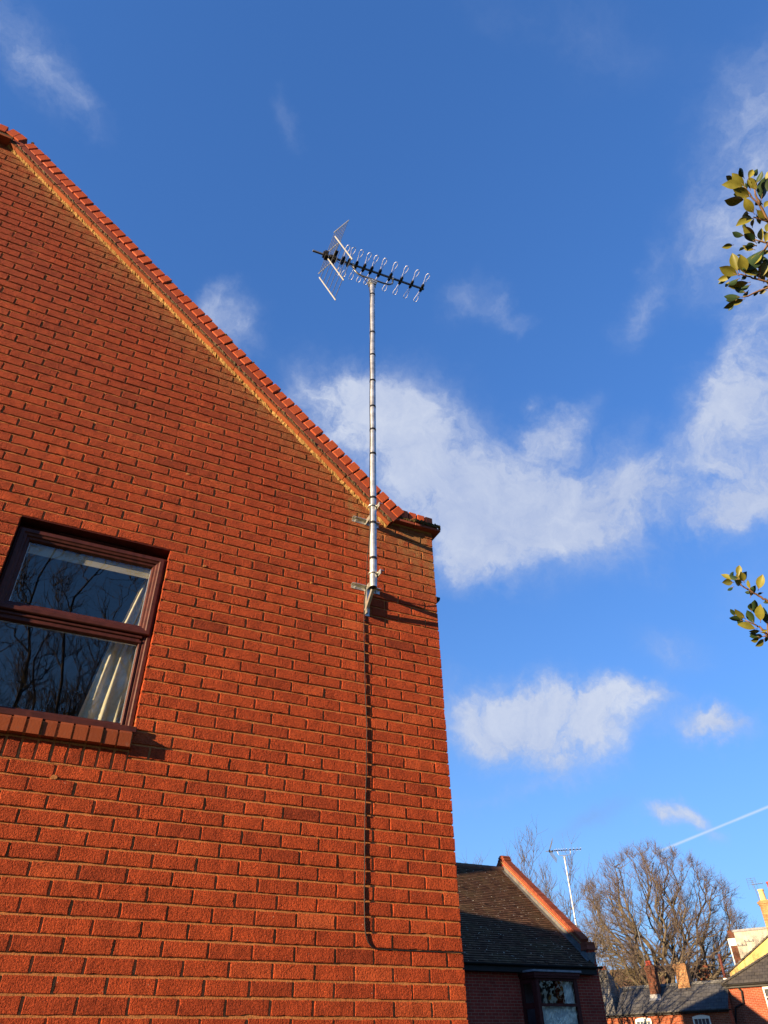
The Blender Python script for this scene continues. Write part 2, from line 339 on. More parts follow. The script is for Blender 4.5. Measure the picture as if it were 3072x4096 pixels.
def slates(name, c1, c2, w, h, moss=None, var=.35):
    m, t, p = newmat(name); c = coords(t)
    s = t.nodes.new('ShaderNodeSeparateXYZ'); t.links.new(c, s.inputs[0])
    k = t.nodes.new('ShaderNodeCombineXYZ'); t.links.new(mth(t, 'ADD', s.outputs[0], mth(t, 'MULTIPLY', s.outputs[1], 0.001)), k.inputs[0]); t.links.new(s.outputs[2], k.inputs[1])
    b = t.nodes.new('ShaderNodeTexBrick'); t.links.new(k.outputs[0], b.inputs['Vector'])
    b.inputs['Scale'].default_value = 1.0; b.inputs['Brick Width'].default_value = w; b.inputs['Row Height'].default_value = h
    b.inputs['Mortar Size'].default_value = .006; b.inputs['Color1'].default_value = (*c1, 1); b.inputs['Color2'].default_value = (*c2, 1)
    b.inputs['Mortar'].default_value = tuple(v*.35 for v in c1)+(1,)
    n = noise(t, c, 1.1, 6.0, 0.65).outputs['Fac']
    col = mixc(t, 1.0, b.outputs['Color'], ramp(t, n, [(.3, (1-var,)*3), (.7, (1+var,)*3)]), 'MULTIPLY')
    if moss:
        nm = noise(t, c, 5.0, 6.0, 0.7).outputs['Fac']
        col = mixc(t, mth(t, 'MULTIPLY', mth(t, 'SUBTRACT', nm, 0.56), 6.0, clamp=True), col, moss)
    t.links.new(col, p.inputs['Base Color']); p.inputs['Roughness'].default_value = 0.65; p.inputs['Specular IOR Level'].default_value = .15
    bump(t, p, b.outputs['Fac'], -0.012); return m
def glass_mat(name, boost=1.5, tint=(.86,.90,.90)):
    m = bpy.data.materials.new(name); m.use_nodes = True; t = m.node_tree; t.nodes.clear()
    f = t.nodes.new('ShaderNodeFresnel'); f.inputs[0].default_value = 1.5
    g = t.nodes.new('ShaderNodeBsdfGlossy'); g.inputs['Roughness'].default_value = 0.0; g.inputs['Color'].default_value = (1, .95, .86, 1)
    c = t.nodes.new('ShaderNodeTexCoord').outputs['Object']
    b = t.nodes.new('ShaderNodeBump'); b.inputs['Distance'].default_value = 0.002; b.inputs['Strength'].default_value = 0.06
    t.links.new(noise(t, c, 4.0, 1.0, 0.5).outputs['Fac'], b.inputs['Height']); t.links.new(b.outputs[0], g.inputs['Normal'])
    tr = t.nodes.new('ShaderNodeBsdfTransparent'); tr.inputs[0].default_value = (*tint, 1)
    mx = t.nodes.new('ShaderNodeMixShader'); t.links.new(mth(t, 'MINIMUM', mth(t, 'MULTIPLY', f.outputs[0], boost), 0.38), mx.inputs[0])
    t.links.new(tr.outputs[0], mx.inputs[1]); t.links.new(g.outputs[0], mx.inputs[2])
    o = t.nodes.new('ShaderNodeOutputMaterial'); t.links.new(mx.outputs[0], o.inputs[0]); return m
def bark(name, a, b, s=3.0):
    m, t, p = newmat(name); c = coords(t)
    n = noise(t, c, s, 6.0, 0.65).outputs['Fac']
    t.links.new(ramp(t, n, [(.3, a), (.7, b)]), p.inputs['Base Color']); p.inputs['Roughness'].default_value = 0.9
    p.inputs['Specular IOR Level'].default_value = 0.15
    return m

M = {}
M['brick'] = facing_brick()
M['mortar'] = mortar_mat('sandy_mortar', (.43,.175,.062))
M['fillet'] = mortar_mat('yellow_mortar_fillet', (.29,.18,.065), 0.008)
M['coping'] = smooth_brick('red_coping_brick', (.36,.064,.020), (.46,.095,.034))
M['creasing'] = smooth_brick('clay_creasing_tile', (.19,.050,.020), (.27,.072,.027), (.10,.070,.035), .85)
M['coping2'] = smooth_brick('dimmed_coping_brick', (.16,.038,.020), (.24,.060,.030), (.07,.05,.03), .85)  # coping brick darkened to offset the head-on sun on the far parapet
M['lead2'] = simple('lead_grey', (.105,.10,.095), .7, .35, 5.0, spec=.1)
M['sandy'] = smooth_brick('sandy_creasing', (.24,.15,.055), (.32,.20,.075), (.08,.07,.04), .9)
M['coping_dark'] = smooth_brick('dark_creasing_tile', (.20,.050,.028), (.25,.062,.034))
M['sillbrick'] = smooth_brick('sill_brick', (.19,.044,.016), (.32,.080,.027), (.2,.08,.05), .75)
M['joint'] = mortar_mat('dark_mossy_joint', (.085,.065,.038), 0.006)
M['moss'] = mortar_mat('moss', (.10,.075,.03), 0.02)
M['tile1'] = simple('brown_roof_tile', (.11,.065,.045), .85)
M['upvc'] = simple('rosewood_frame', (.058,.014,.009), .5, .35, 25.0, spec=.25)
M['upvc_dark'] = simple('rosewood_frame_dark', (.075,.016,.013), .5, .3, 25.0, spec=.1)
M['glass'] = glass_mat('window_glass', 2.7)
M['glass2'] = glass_mat('shaded_window_glass', 1.25)
M['fabric'] = simple('cream_curtain', (.56,.49,.35), .95, .15, 30.0)
M['blind'] = simple('beige_blind', (.42,.36,.26), .9, .1)
M['room'] = simple('dim_room', (.10,.095,.11), .95, .2)
M['black'] = simple('black_plastic', (.020,.018,.017), .5, .3, spec=.15)
M['galv'] = simple('galvanised_steel', (.47,.47,.46), .42, .35, 18.0, metal=.75, bumpd=.0006, bscale=60)
M['mast_far'] = simple('weathered_steel', (.40,.40,.40), .5, .2, 6.0, metal=.5)
M['alu'] = simple('aluminium_rod', (.80,.79,.77), .35, .1, 20.0, metal=.25)
M['boom'] = simple('grey_boom', (.19,.195,.205), .42, .15, 10.0, metal=.6)
M['rod'] = simple('grey_rod', (.20,.205,.21), .4, .1, 10.0, metal=.5)
M['strip'] = simple('pale_reflector_bar', (.40,.395,.37), .45, .1, 10.0, metal=.3)
M['zinc'] = simple('zinc_plate', (.55,.54,.49), .42, .2, 20.0, metal=.85)
M['tape'] = simple('black_tape', (.012,.012,.013), .5)
M['lead'] = simple('lead_flashing', (.20,.20,.21), .6, .35, 5.0)
M['brick2'] = brickwork('dark_red_brickwork', (.28,.036,.022), (.36,.050,.028), (.36,.20,.13))
M['brick3'] = brickwork('orange_cottage_brickwork', (.31,.072,.028), (.23,.052,.024), (.40,.26,.17), var=.45)
M['brick4'] = brickwork('red_house_brickwork', (.30,.068,.030), (.24,.052,.026), (.42,.27,.19), var=.25)
M['brick5'] = brickwork('yellow_stock_brick', (.42,.27,.11), (.32,.18,.07), (.24,.17,.10), var=.5, ms=.010)
M['brick6'] = brickwork('shade_darkened_brick', (.14,.042,.024), (.085,.030,.020), (.13,.09,.06), var=.5, ms=.009)  # dark brick, deepened further to carry the shadow on the front chimney
M['brick7'] = brickwork('pale_orange_chimney_brick', (.44,.22,.09), (.36,.16,.065), (.36,.26,.15), var=.4, ms=.009)
M['slate'] = slates('grey_slate', (.060,.060,.062), (.085,.083,.082), .28, .17, (.12,.105,.075))
M['slate2'] = slates('brown_slate', (.060,.052,.046), (.085,.075,.062), .28, .17, (.10,.085,.055))
M['slate3'] = slates('pale_grey_tile', (.13,.125,.11), (.18,.17,.15), .2, .1, None)
M['redtile'] = simple('red_ridge_tile', (.22,.045,.026), .8)
M['render'] = simple('yellow_render', (.50,.35,.13), .9, .12, 1.5, bumpd=.01, bscale=25)
M['panel'] = simple('stained_grey_panel', (.32,.30,.25), .8, .32, 2.2)
M['white'] = simple('white_paint', (.76,.72,.62), .6, .12, 8.0)
M['potcream'] = simple('cream_clay_pot', (.66,.43,.17), .7, .15, 6.0)
M['potred'] = simple('red_clay_pot', (.28,.05,.028), .6, .2, 6.0)
M['rust'] = simple('rusty_flue', (.12,.035,.025), .7)
M['net'] = simple('net_curtain', (.74,.72,.66), .95, .12, 20)
M['lichen'] = simple('lichen_twigs', (.30,.24,.06), .9, .4, 3)
M['bark1'] = bark('grey_brown_bark', (.055,.043,.030), (.15,.12,.082))
M['twig1'] = bark('reddish_twigs', (.085,.062,.055), (.155,.115,.10))
M['twig2'] = bark('grey_twigs', (.085,.068,.058), (.14,.112,.092))
M['twig3'] = bark('tan_twigs', (.15,.11,.05), (.26,.19,.08))
M['darkbark'] = bark('dark_bark', (.05,.04,.03), (.10,.08,.06))
def ground_mat():
    m, t, p = newmat('grass_ground'); c = coords(t)
    n = noise(t, c, 0.25, 8.0, 0.65).outputs['Fac']; n2 = noise(t, c, 18.0, 6.0, 0.7).outputs['Fac']
    a = ramp(t, n2, [(.3, (.020,.030,.010)), (.7, (.075,.090,.028))])
    t.links.new(mixc(t, mth(t, 'MULTIPLY', mth(t, 'SUBTRACT', n, .5), 5.0, clamp=True), a, (.11,.09,.06)), p.inputs['Base Color'])
    p.inputs['Roughness'].default_value = .95; bump(t, p, n2, .03); return m
M['ground'] = ground_mat()
def leaf_mat():
    m, t, p = newmat('evergreen_leaf'); c = coords(t)
    g = t.nodes.new('ShaderNodeNewGeometry')
    at = t.nodes.new('ShaderNodeAttribute'); at.attribute_name = 'tone'
    n = noise(t, c, 60.0, 5.0, 0.6).outputs['Fac']
    under = ramp(t, at.outputs['Fac'], [(0, (.10,.098,.016)), (1, (.18,.165,.027))])
    under = mixc(t, 1.0, under, ramp(t, n, [(.3, (.8,.8,.8)), (.7, (1.15,1.15,1.1))]), 'MULTIPLY')
    top = mixc(t, n, (.016,.032,.012), (.030,.055,.020))
    t.links.new(mixc(t, g.outputs['Backfacing'], top, under), p.inputs['Base Color'])
    p.inputs['Roughness'].default_value = .48; p.inputs['Specular IOR Level'].default_value = .3; return m
M['leaf'] = leaf_mat()
M['leafstem'] = simple('leaf_stem', (.15,.085,.045), .6, .25, 30)

# ------------------------------------------------------------------ ground
g = MB(); S = 1500
g.quad((-S,-S,0),(S,-S,0),(S,S,0),(-S,S,0)); tag(g.build('ground', M['ground']), kind='structure')
# ------------------------------------------------------------------ the near house: gable wall in the plane y = 0, corner at x = 0
CP = 0.0762; Z5 = 5.0; APX = -4.30; CAPZ = 8.10
VZ = 4.646
def zr(x):
    x = x if x >= APX else 2*APX - x
    return min(max(VZ - 0.847*x, 5.046), CAPZ)
OX0, OX1, OZ0, OZ1 = -2.925, -2.015, 2.866, 4.306
house = empty('brick_house', (0, 0, 0), 'large orange brick gable house filling the left side, with a dark red-brown framed window', 'house')

def clip(poly, f):
    out = []
    for i in range(len(poly)):
        a, b = poly[i], poly[(i+1) % len(poly)]; fa, fb = f(a), f(b)
        if fa >= 0: out.append(a)
        if fa*fb < 0: t = fa/(fa-fb); out.append((a[0]+(b[0]-a[0])*t, a[1]+(b[1]-a[1])*t))
    return out
def brick_face(mb, x0, x1, z0, z1, depth=.05, fine=True, shade=0.0):
    R = RNG; mb.tone = min(1, max(0, R.gauss(.52, .15)+shade+(R.uniform(-.4, .25) if R.random() < .06 else 0)))
    xc, zc = (x0+x1)/2, (z0+z1)/2
    ty, ta, tb = R.uniform(-.0016, .0012), R.gauss(0, .0055), R.gauss(0, .007)
    j = .0016
    x0 += R.uniform(-j, j); x1 += R.uniform(-j, j); z0 += R.uniform(-j, j)*.8; z1 += R.uniform(-j, j)*.8
    nl = max(2, int((x1-x0)/.022)) if fine else 1; ns = 3 if fine else 1
    P = []
    for k in range(nl): P.append((x0+(x1-x0)*k/nl, z0, 0, 1))
    for k in range(ns): P.append((x1, z0+(z1-z0)*k/ns, -1, 0))
    for k in range(nl): P.append((x1-(x1-x0)*k/nl, z1, 0, -1))
    for k in range(ns): P.append((x0, z1-(z1-z0)*k/ns, 1, 0))
    n = len(P); F, S, B = [], [], []
    for (x, z, nx, nz) in P:
        e = abs(R.gauss(0, .0011)) if fine else 0
        if fine and R.random() < .05: e += R.uniform(.001, .004)
        x += nx*e; z += nz*e
        ix = x + (.0028 if x < xc else -.0028); iz = z + (.0028 if z < zc else -.0028)
        y = ty + ta*(x-xc) + tb*(z-zc) + (R.gauss(0, .0005) if fine else 0)
        F.append(mb.vert((ix, y, iz))); S.append(mb.vert((x, y+.0026, z))); B.append(mb.vert((x, depth, z)))
    mb.face(F)
    for k in range(n):
        l = (k+1) % n
        mb.face((F[k], S[k], S[l], F[l])); mb.face((S[k], B[k], B[l], S[l]))
def brick_poly(mb, poly, depth=.05):
    if len(poly) < 3: return
    mb.tone = min(1, max(0, RNG.gauss(.45, .2)))
    mb.prism([(x, 0.001, z) for x, z in poly], (0, depth, 0))

wall = MB()
for c in range(-42, 66):
    z0 = Z5 - c*CP; z1 = z0+.0668
    if z0 < 0: continue
    spans = [(-.225*(k+1)+.010, -.225*k) for k in range(40)] if c % 2 == 0 else [(-.1025, 0.0)] + [(-.1125-.225*(k+1)+.010, -.1125-.225*k) for k in range(40)]
    for (a, b) in spans:
        if a < -8.6: a = -8.6
        if b-a < .02: continue
        pieces = [(a, b)]
        if 10 <= c <= 28:
            pieces = []
            if a < OX0: pieces.append((a, min(b, OX0)))
            if b > OX1: pieces.append((max(a, OX1), b))
        for (p, q) in pieces:
            if q-p < .018: continue
            dep = .1025 if (q > -.01 or abs(q-OX0) < .02 or abs(p-OX1) < .02) else .03
            lim = min(zr(p), zr(q)) + .01
            if z1 < lim: brick_face(wall, p, q, z0, z1, dep, fine=(p > -5.0))
            elif z0 < max(zr(p), zr(q)):
                poly = [(p, z0), (q, z0), (q, z1), (p, z1)]
                poly = clip(poly, lambda s: max(VZ+.01-.847*s[0], 5.05 if s[0] > -.47 else 0)-s[1]); poly = clip(poly, lambda s: VZ+.01-.847*(2*APX-s[0])-s[1]); poly = clip(poly, lambda s: CAPZ+.01-s[1])
                brick_poly(wall, poly, dep)
# mortar bed behind the faces, with the opening left out
wall.mi = 1; wall.tone = .5
YM = .0080; ZF = Z5-39.25*CP
def col_poly(xa, xb, za, zb=None):
    if za == 0: wall.poly([(xa, .0055, 0), (xb, .0055, 0), (xb, .0055, ZF), (xa, .0055, ZF)]); wall.poly([(xa, .0055, ZF), (xb, .0055, ZF), (xb, YM, ZF+.001), (xa, YM, ZF+.001)]); za = ZF+.001
    pts = [(xa, YM, za), (xb, YM, za)]
    if zb is not None: pts += [(xb, YM, zb), (xa, YM, zb)]
    else:
        xs = [q for q in (xb, -.46, -4.08, APX, -4.52, xa) if xa <= q <= xb]
        pts += [(q, YM, zr(q)+.01) for q in sorted(set(xs), reverse=True)]
    wall.poly(pts)
col_poly(OX1, -.0065, 0); col_poly(OX0, OX1, 0, OZ0); col_poly(OX0, OX1, OZ1); col_poly(-8.594, OX0, 0)
wall.quad((-.0065, YM, 0), (-.0065, .1, 0), (-.0065, .1, 5.05), (-.0065, YM, 5.05))
for (xa, xb) in ((OX0+.001, OX0-.03), (OX1-.001, OX1+.03)):      # mortar between the jamb bricks
    wall.quad((xa*.9+xb*.1, .004, OZ0), (xa*.9+xb*.1, .13, OZ0), (xa*.9+xb*.1, .13, OZ1), (xa*.9+xb*.1, .004, OZ1))
# old mortar splashes and plugs in the joints
for (px, py, s) in ((752, 1896, .013), (818, 2264, .011), (215, 3110, .016), (1245, 2330, .008)):
    q = at_y(px, py, 0)
    a0 = RNG.random()*6; pts = []
    for k in range(9):
        r = s*RNG.uniform(.6, 1.15); pts.append((q[0]+r*cos(k*2*pi/9+a0)*1.15, -.003, q[2]+r*sin(k*2*pi/9+a0)*.8))
    wall.prism(pts, (0, .02, 0))
wall.build('wall', [M['brick'], M['mortar']], house, attr=True)

sw = MB()
sw.box(-8.594, -8.40, .11, 19.4, 0, 4.42); sw.box(-.20, -.003, .105, 19.4, 0, 4.42); sw.box(-8.39, -.21, 19.2, 19.4, 0, 4.42)
sw.prism([(-8.39, 19.2, 4.42), (-.21, 19.2, 4.42), (APX, 19.2, 7.65)], (0, .2, 0))
sw.build('side_wall', M['brick4'], house)
rf = MB()
for sgn in (1, -1):
    n = 50; X = lambda u: APX + sgn*(4.42*u)
    for k in range(n):
        u0_, u1_ = k/n, (k+1)/n
        z0_, z1_ = 7.94-.78*4.42*u0_, 7.94-.78*4.42*u1_
        a = [(X(u0_), .23, z0_), (X(u1_), .23, z1_+.018), (X(u1_), 19.6, z1_+.018), (X(u0_), 19.6, z0_)]
        rf.poly(a if sgn > 0 else a[::-1]); 
        rf.quad((X(u1_), .23, z1_), (X(u1_), 19.6, z1_), (X(u1_), 19.6, z1_+.018), (X(u1_), .23, z1_+.018))
rf.tube([(APX, .25, 7.93), (APX, 19.6, 7.93)], .09, 10)
rf.build('roof', M['tile1'], house)
ch = MB(); ch.box(APX-.5, APX+.5, 16.65, 18.9, 6.5, 11.2); ch.box(APX-.57, APX+.57, 16.58, 18.97, 11.0, 11.2001)  # unseen stack added to shade the upper slope of the tiled house
ch.build('chimney', M['brick4'], house)

# coping along the verge: creasing tile, dark band, bricks on edge
T = np.array([-.763, 0, .6463]); NN = np.array([.6463, 0, .763])
A0 = np.array([-.43, 0, VZ+.847*.43]); LEN = (4.08-.43)/.763
def rk(s, y, h): q = A0 + T*s + NN*h; return (q[0], y, q[2])
cop = MB()
def slab(mb, s0, s1, h0, h1, y0, y1, ch=.002):
    c = A0 + T*((s0+s1)/2) + NN*((h0+h1)/2) + np.array([0, (y0+y1)/2, 0])
    mb.obox(c, T, (0, 1, 0), NN, (s1-s0)/2, (y1-y0)/2, (h1-h0)/2, ch)
def lip(mb, s0, s1, prof, jit, step=.03):
    """rough strip following the verge; prof = [(y, h)]"""
    n = int((s1-s0)/step); R = []
    for k in range(n+1):
        s = s0+(s1-s0)*k/n
        R.append([mb.vert(rk(s, y+RNG.gauss(0, jit), h+RNG.gauss(0, jit))) for (y, h) in prof])
    for k in range(n):
        for j in range(len(prof)-1): mb.face((R[k][j], R[k+1][j], R[k+1][j+1], R[k][j+1]))
cop.mi = 1; s = -.02
while s < LEN-.02:                                         # creasing tiles
    e = min(s+.262, LEN); cop.tone = RNG.random()
    dy = RNG.uniform(-.003, .003); slab(cop, s, e-.003, 0, .022, -.056+dy, .30); s = e
cop.mi = 3; lip(cop, -.02, LEN, [(.004, -.016), (-.006, -.009), (-.020, -.0006)], .0034, .016)
cop.mi = 2; lip(cop, -.02, LEN, [(-.056, .018), (-.063, .027), (-.061, .036)], .0034, .016); slab(cop, -.02, LEN, .0225, .036, -.058, .29, .001)
cop.mi = 4; s = -.03
while s < LEN:
    e = min(s+.262, LEN); cop.tone = RNG.random(); dy = RNG.uniform(-.002, .002); slab(cop, s, e-.004, .0362, .093, -.066+dy, .295); s = e
cop.mi = 2; slab(cop, -.02, LEN-.08, .0935, .168, -.048, .275, .001)
cop.mi = 0; s = -.03
while s < LEN-.13:
    cop.tone = RNG.random(); w = .0755+RNG.uniform(-.002, .002)
    slab(cop, s, s+w, .0935+RNG.uniform(0, .003), .194+RNG.uniform(-.005, .005), -.071+RNG.uniform(-.005, .005), .30, RNG.uniform(.003, .009))
    if RNG.random() < .7:                                  # moss standing on the joint
        cop.mi = 5; c = np.array(rk(s+w+.005, -.03+RNG.uniform(-.02, .03), .186)); r = RNG.uniform(.006, .013)
        for q in range(3): cop.obox(c+np.array([RNG.uniform(-.006, .006), RNG.uniform(-.02, .02), RNG.uniform(-.004, .004)]), (1,0,0), (0,1,0), (0,0,1), r, r*1.6, r*.9, r*.5)
        cop.mi = 0
    s += .0865
# level cap at the top
cop.mi = 1; cop.box(-4.535, -4.065, -.085, .30, CAPZ, CAPZ+.024); cop.mi = 2; cop.box(-4.54, -4.06, -.066, .29, CAPZ+.0245, CAPZ+.105)
cop.mi = 0
for k in range(6):
    cop.tone = RNG.random(); x = -4.13-k*.0775; cop.box(x-.070, x, -.078, .30, CAPZ+.078, CAPZ+.178+RNG.uniform(-.003, .003), .004)
cop.tone = .6; cop.obox((-4.075, .111, CAPZ+.120), (.93, 0, -.36), (0, 1, 0), (.36, 0, .93), .040, .189, .050, .004)
cop.tone = .4; cop.obox((-4.012, .111, CAPZ+.092), (.84, 0, -.54), (0, 1, 0), (.54, 0, .84), .037, .188, .050, .004)
# the far verge
T = np.array([.766, 0, .643]); NN = np.array([-.643, 0, .766]); A0 = np.array([2*APX+.43, 0, VZ+.847*.43])
cop.mi = 1; slab(cop, -.02, LEN, 0, .022, -.066, .30); cop.mi = 4; slab(cop, 0, LEN, .0225, .093, -.064, .295); cop.mi = 2; slab(cop, 0, LEN, .0935, .168, -.048, .275)
cop.mi = 0; s = .05
while s < LEN: cop.tone = RNG.random(); slab(cop, s, s+.0755, .0935, .194, -.071, .30, .004); s += .0865
cop.build('verge_coping', [M['coping'], M['creasing'], M['joint'], M['fillet'], M['coping_dark'], M['moss']], house, attr=True)

kn = MB(); kn.mi = 1
kn.tone = .3; kn.box(-.45, -.19, -.060, .28, 5.047, 5.070, .002); kn.tone = .5; kn.box(-.186, .048, -.062, .28, 5.047, 5.071, .003)
kn.mi = 2; n = 40; R = []
for k in range(n+1):                                       # mossy flaunching on the ledge
    x = -.43+.475*k/n; big = max(0, min(1, (x+.30)/.2))
    R.append([kn.vert((x+RNG.gauss(0, .002), y+RNG.gauss(0, .003)*big, z+RNG.gauss(0, .003+.004*big))) for (y, z) in ((-.056-.010*big, 5.0712), (-.064-.004*big, 5.080+.006*big), (-.055, 5.094+.006*big), (-.046, 5.108), (.02, 5.112))])
for k in range(n):
    for j in range(4): kn.face((R[k][j], R[k+1][j], R[k+1][j+1], R[k][j+1]))
for k in range(160):
    x = RNG.uniform(-.2, .046); r = RNG.uniform(.003, .008); u = RNG.random()
    kn.obox((x, -.068+.018*u+RNG.gauss(0, .004), 5.078+.034*u+RNG.gauss(0, .004)), (1,0,0), (0,1,0), (0,0,1), r, r, r*.8, r*.4)
kn.box(.0, .044, -.03, .27, 5.0715, 5.118, .01)
kn.mi = 3; kn.box(-.36, -.014, -.030, .26, 5.0716, 5.150)
kn.mi = 0
for k in range(4):
    x = -.012-.0755*k; kn.tone = RNG.random(); kn.box(x-.0665, x, -.048+RNG.uniform(-.002, .002), .27, 5.09, 5.178+RNG.uniform(-.002, .002), .004)
kn.mi = 4; lips = []                                       # sandy smear along the underside of the ledge
for k in range(31):
    x = -.43+.42*k/30; lips.append([kn.vert((x, y, z+RNG.gauss(0, .0015))) for (y, z) in ((-.003, 5.036), (-.008, 5.042), (-.013, 5.0465))])
for k in range(30):
    for j in range(2): kn.face((lips[k][j], lips[k+1][j], lips[k+1][j+1], lips[k][j+1]))
kn.build('kneeler', [M['coping'], M['coping_dark'], M['moss'], M['joint'], M['fillet']], house, attr=True)

gu = MB(); pts = [(.06+.056*cos(a), .147, 4.548+.058*sin(a)) for a in np.linspace(pi, 2*pi, 13)]
gu.prism(pts, (0, 17.0, 0)); gu.prism([(.06+.060*cos(a), .143, 4.552+.062*sin(a)) for a in np.linspace(pi, 2*pi, 13)], (0, .02, 0))
gu.build('gutter', M['black'], house)

# sill of bricks on edge over a row of upright bricks
si = MB(); si.mi = 0
for k in range(12):
    x = -2.926+.0762*k; si.tone = RNG.random(); dy = RNG.uniform(-.005, .005); w = .0630+RNG.uniform(-.002, .002); dz = RNG.uniform(-.002, .002)
    a = [(-.046+dy, 2.980+dz), (.10, 2.980+dz), (.10, 3.094), (-.004+dy, 3.089+dz), (-.046+dy, 3.052+dz)]
    si.prism([(x, y, z) for y, z in a], (w, 0, 0))
si.mi = 1; si.box(-2.924, -2.017, -.030, .09, 2.984, 3.06)
si.mi = 2
for k in range(12):
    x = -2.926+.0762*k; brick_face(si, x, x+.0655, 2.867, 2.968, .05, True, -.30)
si.mi = 1; si.box(-2.924, -2.016, .006, .09, 2.860, 2.9795)
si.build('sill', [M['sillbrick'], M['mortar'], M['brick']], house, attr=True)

# window: dark red-brown frame, opening light above, fixed light below
win = MB(); x0, x1 = OX0+.004, OX1-.004
win.ring_frame(x0, x1, 3.086, 4.262, [(0, .15), (0, .052), (.004, .048), (.022, .048), (.028, .056), (.040, .058), (.046, .068), (.058, .070), (.064, .082), (.066, .12)])
win.box(x0+.06, x1-.06, .056, .11, 3.640, 3.715, .004)     # transom
win.box(x0+.05, x1-.05, .052, .08, 3.640, 3.656, .003); win.box(x0+.05, x1-.05, .046, .075, 3.668, 3.684, .003)
win.box(OX0-.003, OX1+.012, -.022, .06, 3.0895, 3.102, .003); win.box(OX0-.003, OX1+.012, -.026, -.012, 3.068, 3.1018, .003)   # sill nosing
frame = win.build('window', M['upvc'], house)
sash = MB()
sash.ring_frame(x0+.014, x1-.014, 3.690, 4.250, [(0, .06), (0, .034), (.005, .029), (.026, .029), (.032, .036), (.044, .040), (.050, .050), (.062, .053), (.068, .066), (.070, .09)])
sash.build('opening_sash', M['upvc'], frame)
b2 = MB(); b2.ring_frame(x0+.05, x1-.05, 3.118, 3.652, [(0, .078), (0, .060), (.010, .058), (.016, .068), (.018, .09)]); b2.build('glazing_bead', M['upvc'], frame)
q = MB(); q.quad((x0+.075, .072, 3.745), (x1-.075, .072, 3.745), (x1-.075, .072, 4.195), (x0+.075, .072, 4.195)); q.build('pane', M['glass'], frame)
q = MB(); q.quad((x0+.058, .077, 3.126), (x1-.058, .077, 3.126), (x1-.058, .077, 3.644), (x0+.058, .077, 3.644)); q.build('pane', M['glass'], frame)
sp = MB(); sp.ring_frame(x0+.078, x1-.078, 3.748, 4.192, [(0, .0755), (.008, .0755), (.008, .088)]); sp.ring_frame(x0+.061, x1-.061, 3.129, 3.641, [(0, .0800), (.008, .0800), (.008, .092)])
sp.build('spacer_bar', M['alu'], frame)
hd = MB(); hd.box(OX0+.001, OX1-.001, .100, .115, 4.255, 4.304); hd.box(OX0+.001, OX1-.001, .003, .30, 4.3065, 4.312)
hd.build('lintel', M['upvc_dark'], frame)
vt = MB(); vt.box(-2.70, -2.235, .074, .0995, 4.268, 4.292, .003); vt.box(-2.70, -2.235, .066, .0738, 4.284, 4.2925, .002); vt.build('trickle_vent', M['upvc'], frame)
rm = MB()                                                   # the room behind the glass
xa, xb, ya, yb, za, zb = -4.6, -.9, .16, 3.6, 2.55, 4.75
rm.quad((xa,yb,za),(xb,yb,za),(xb,yb,zb),(xa,yb,zb)); rm.quad((xa,ya,za),(xa,yb,za),(xa,yb,zb),(xa,ya,zb)); rm.quad((xb,yb,za),(xb,ya,za),(xb,ya,zb),(xb,yb,zb))
rm.quad((xa,ya,zb),(xa,yb,zb),(xb,yb,zb),(xb,ya,zb)); rm.quad((xa,ya,za),(xb,ya,za),(xb,yb,za),(xa,yb,za))
rm.quad((xa,ya,za),(OX0,ya,za),(OX0,ya,zb),(xa,ya,zb)); rm.quad((OX1,ya,za),(xb,ya,za),(xb,ya,zb),(OX1,ya,zb)); rm.quad((OX0,ya,OZ1),(OX1,ya,OZ1),(OX1,ya,zb),(OX0,ya,zb)); rm.quad((OX0,ya,za),(OX1,ya,za),(OX1,ya,3.0),(OX0,ya,3.0))
rm.build('room', M['room'], house)

def curtain(name, pts_l, pts_r, y, folds, label):
    """hanging cloth between a left and a right edge, both given as (z, x)"""
    mb = MB(); nz, nx = 40, 8*folds; G = []
    for i in range(nz+1):
        z = pts_l[0][0] + (pts_l[-1][0]-pts_l[0][0])*i/nz
        xl = np.interp(-z, [-p[0] for p in pts_l], [p[1] for p in pts_l]); xr = np.interp(-z, [-p[0] for p in pts_r], [p[1] for p in pts_r])
        G.append([mb.vert((xl+(xr-xl)*j/nx, y + .013*sin(2*pi*folds*j/nx+.9*sin(4*i/nz)) + .007*sin(4.1*j/nx*folds+i*.12) + .004*sin(11*j/nx*folds-i*.07), z)) for j in range(nx+1)])
    for i in range(nz):
        for j in range(nx): mb.face((G[i][j], G[i+1][j], G[i+1][j+1], G[i][j+1]))
    o = mb.build(name, M['fabric'], None, smooth=True); tag(o, label, 'curtain'); return o
curtain('curtain', [(4.26, -2.10), (3.84, -2.19), (3.70, -2.23), (3.0, -2.34)], [(4.26, -2.03), (3.0, -2.03)], .168, 4, 'cream curtain gathered at the right side of the near window behind the glass')
bl = MB(); bl.box(-2.90, -2.04, .098, .103, 4.118, 4.24); tag(bl.build('window_blind', M['blind']), 'pale beige blind drawn up along the top of the near window', 'blind')
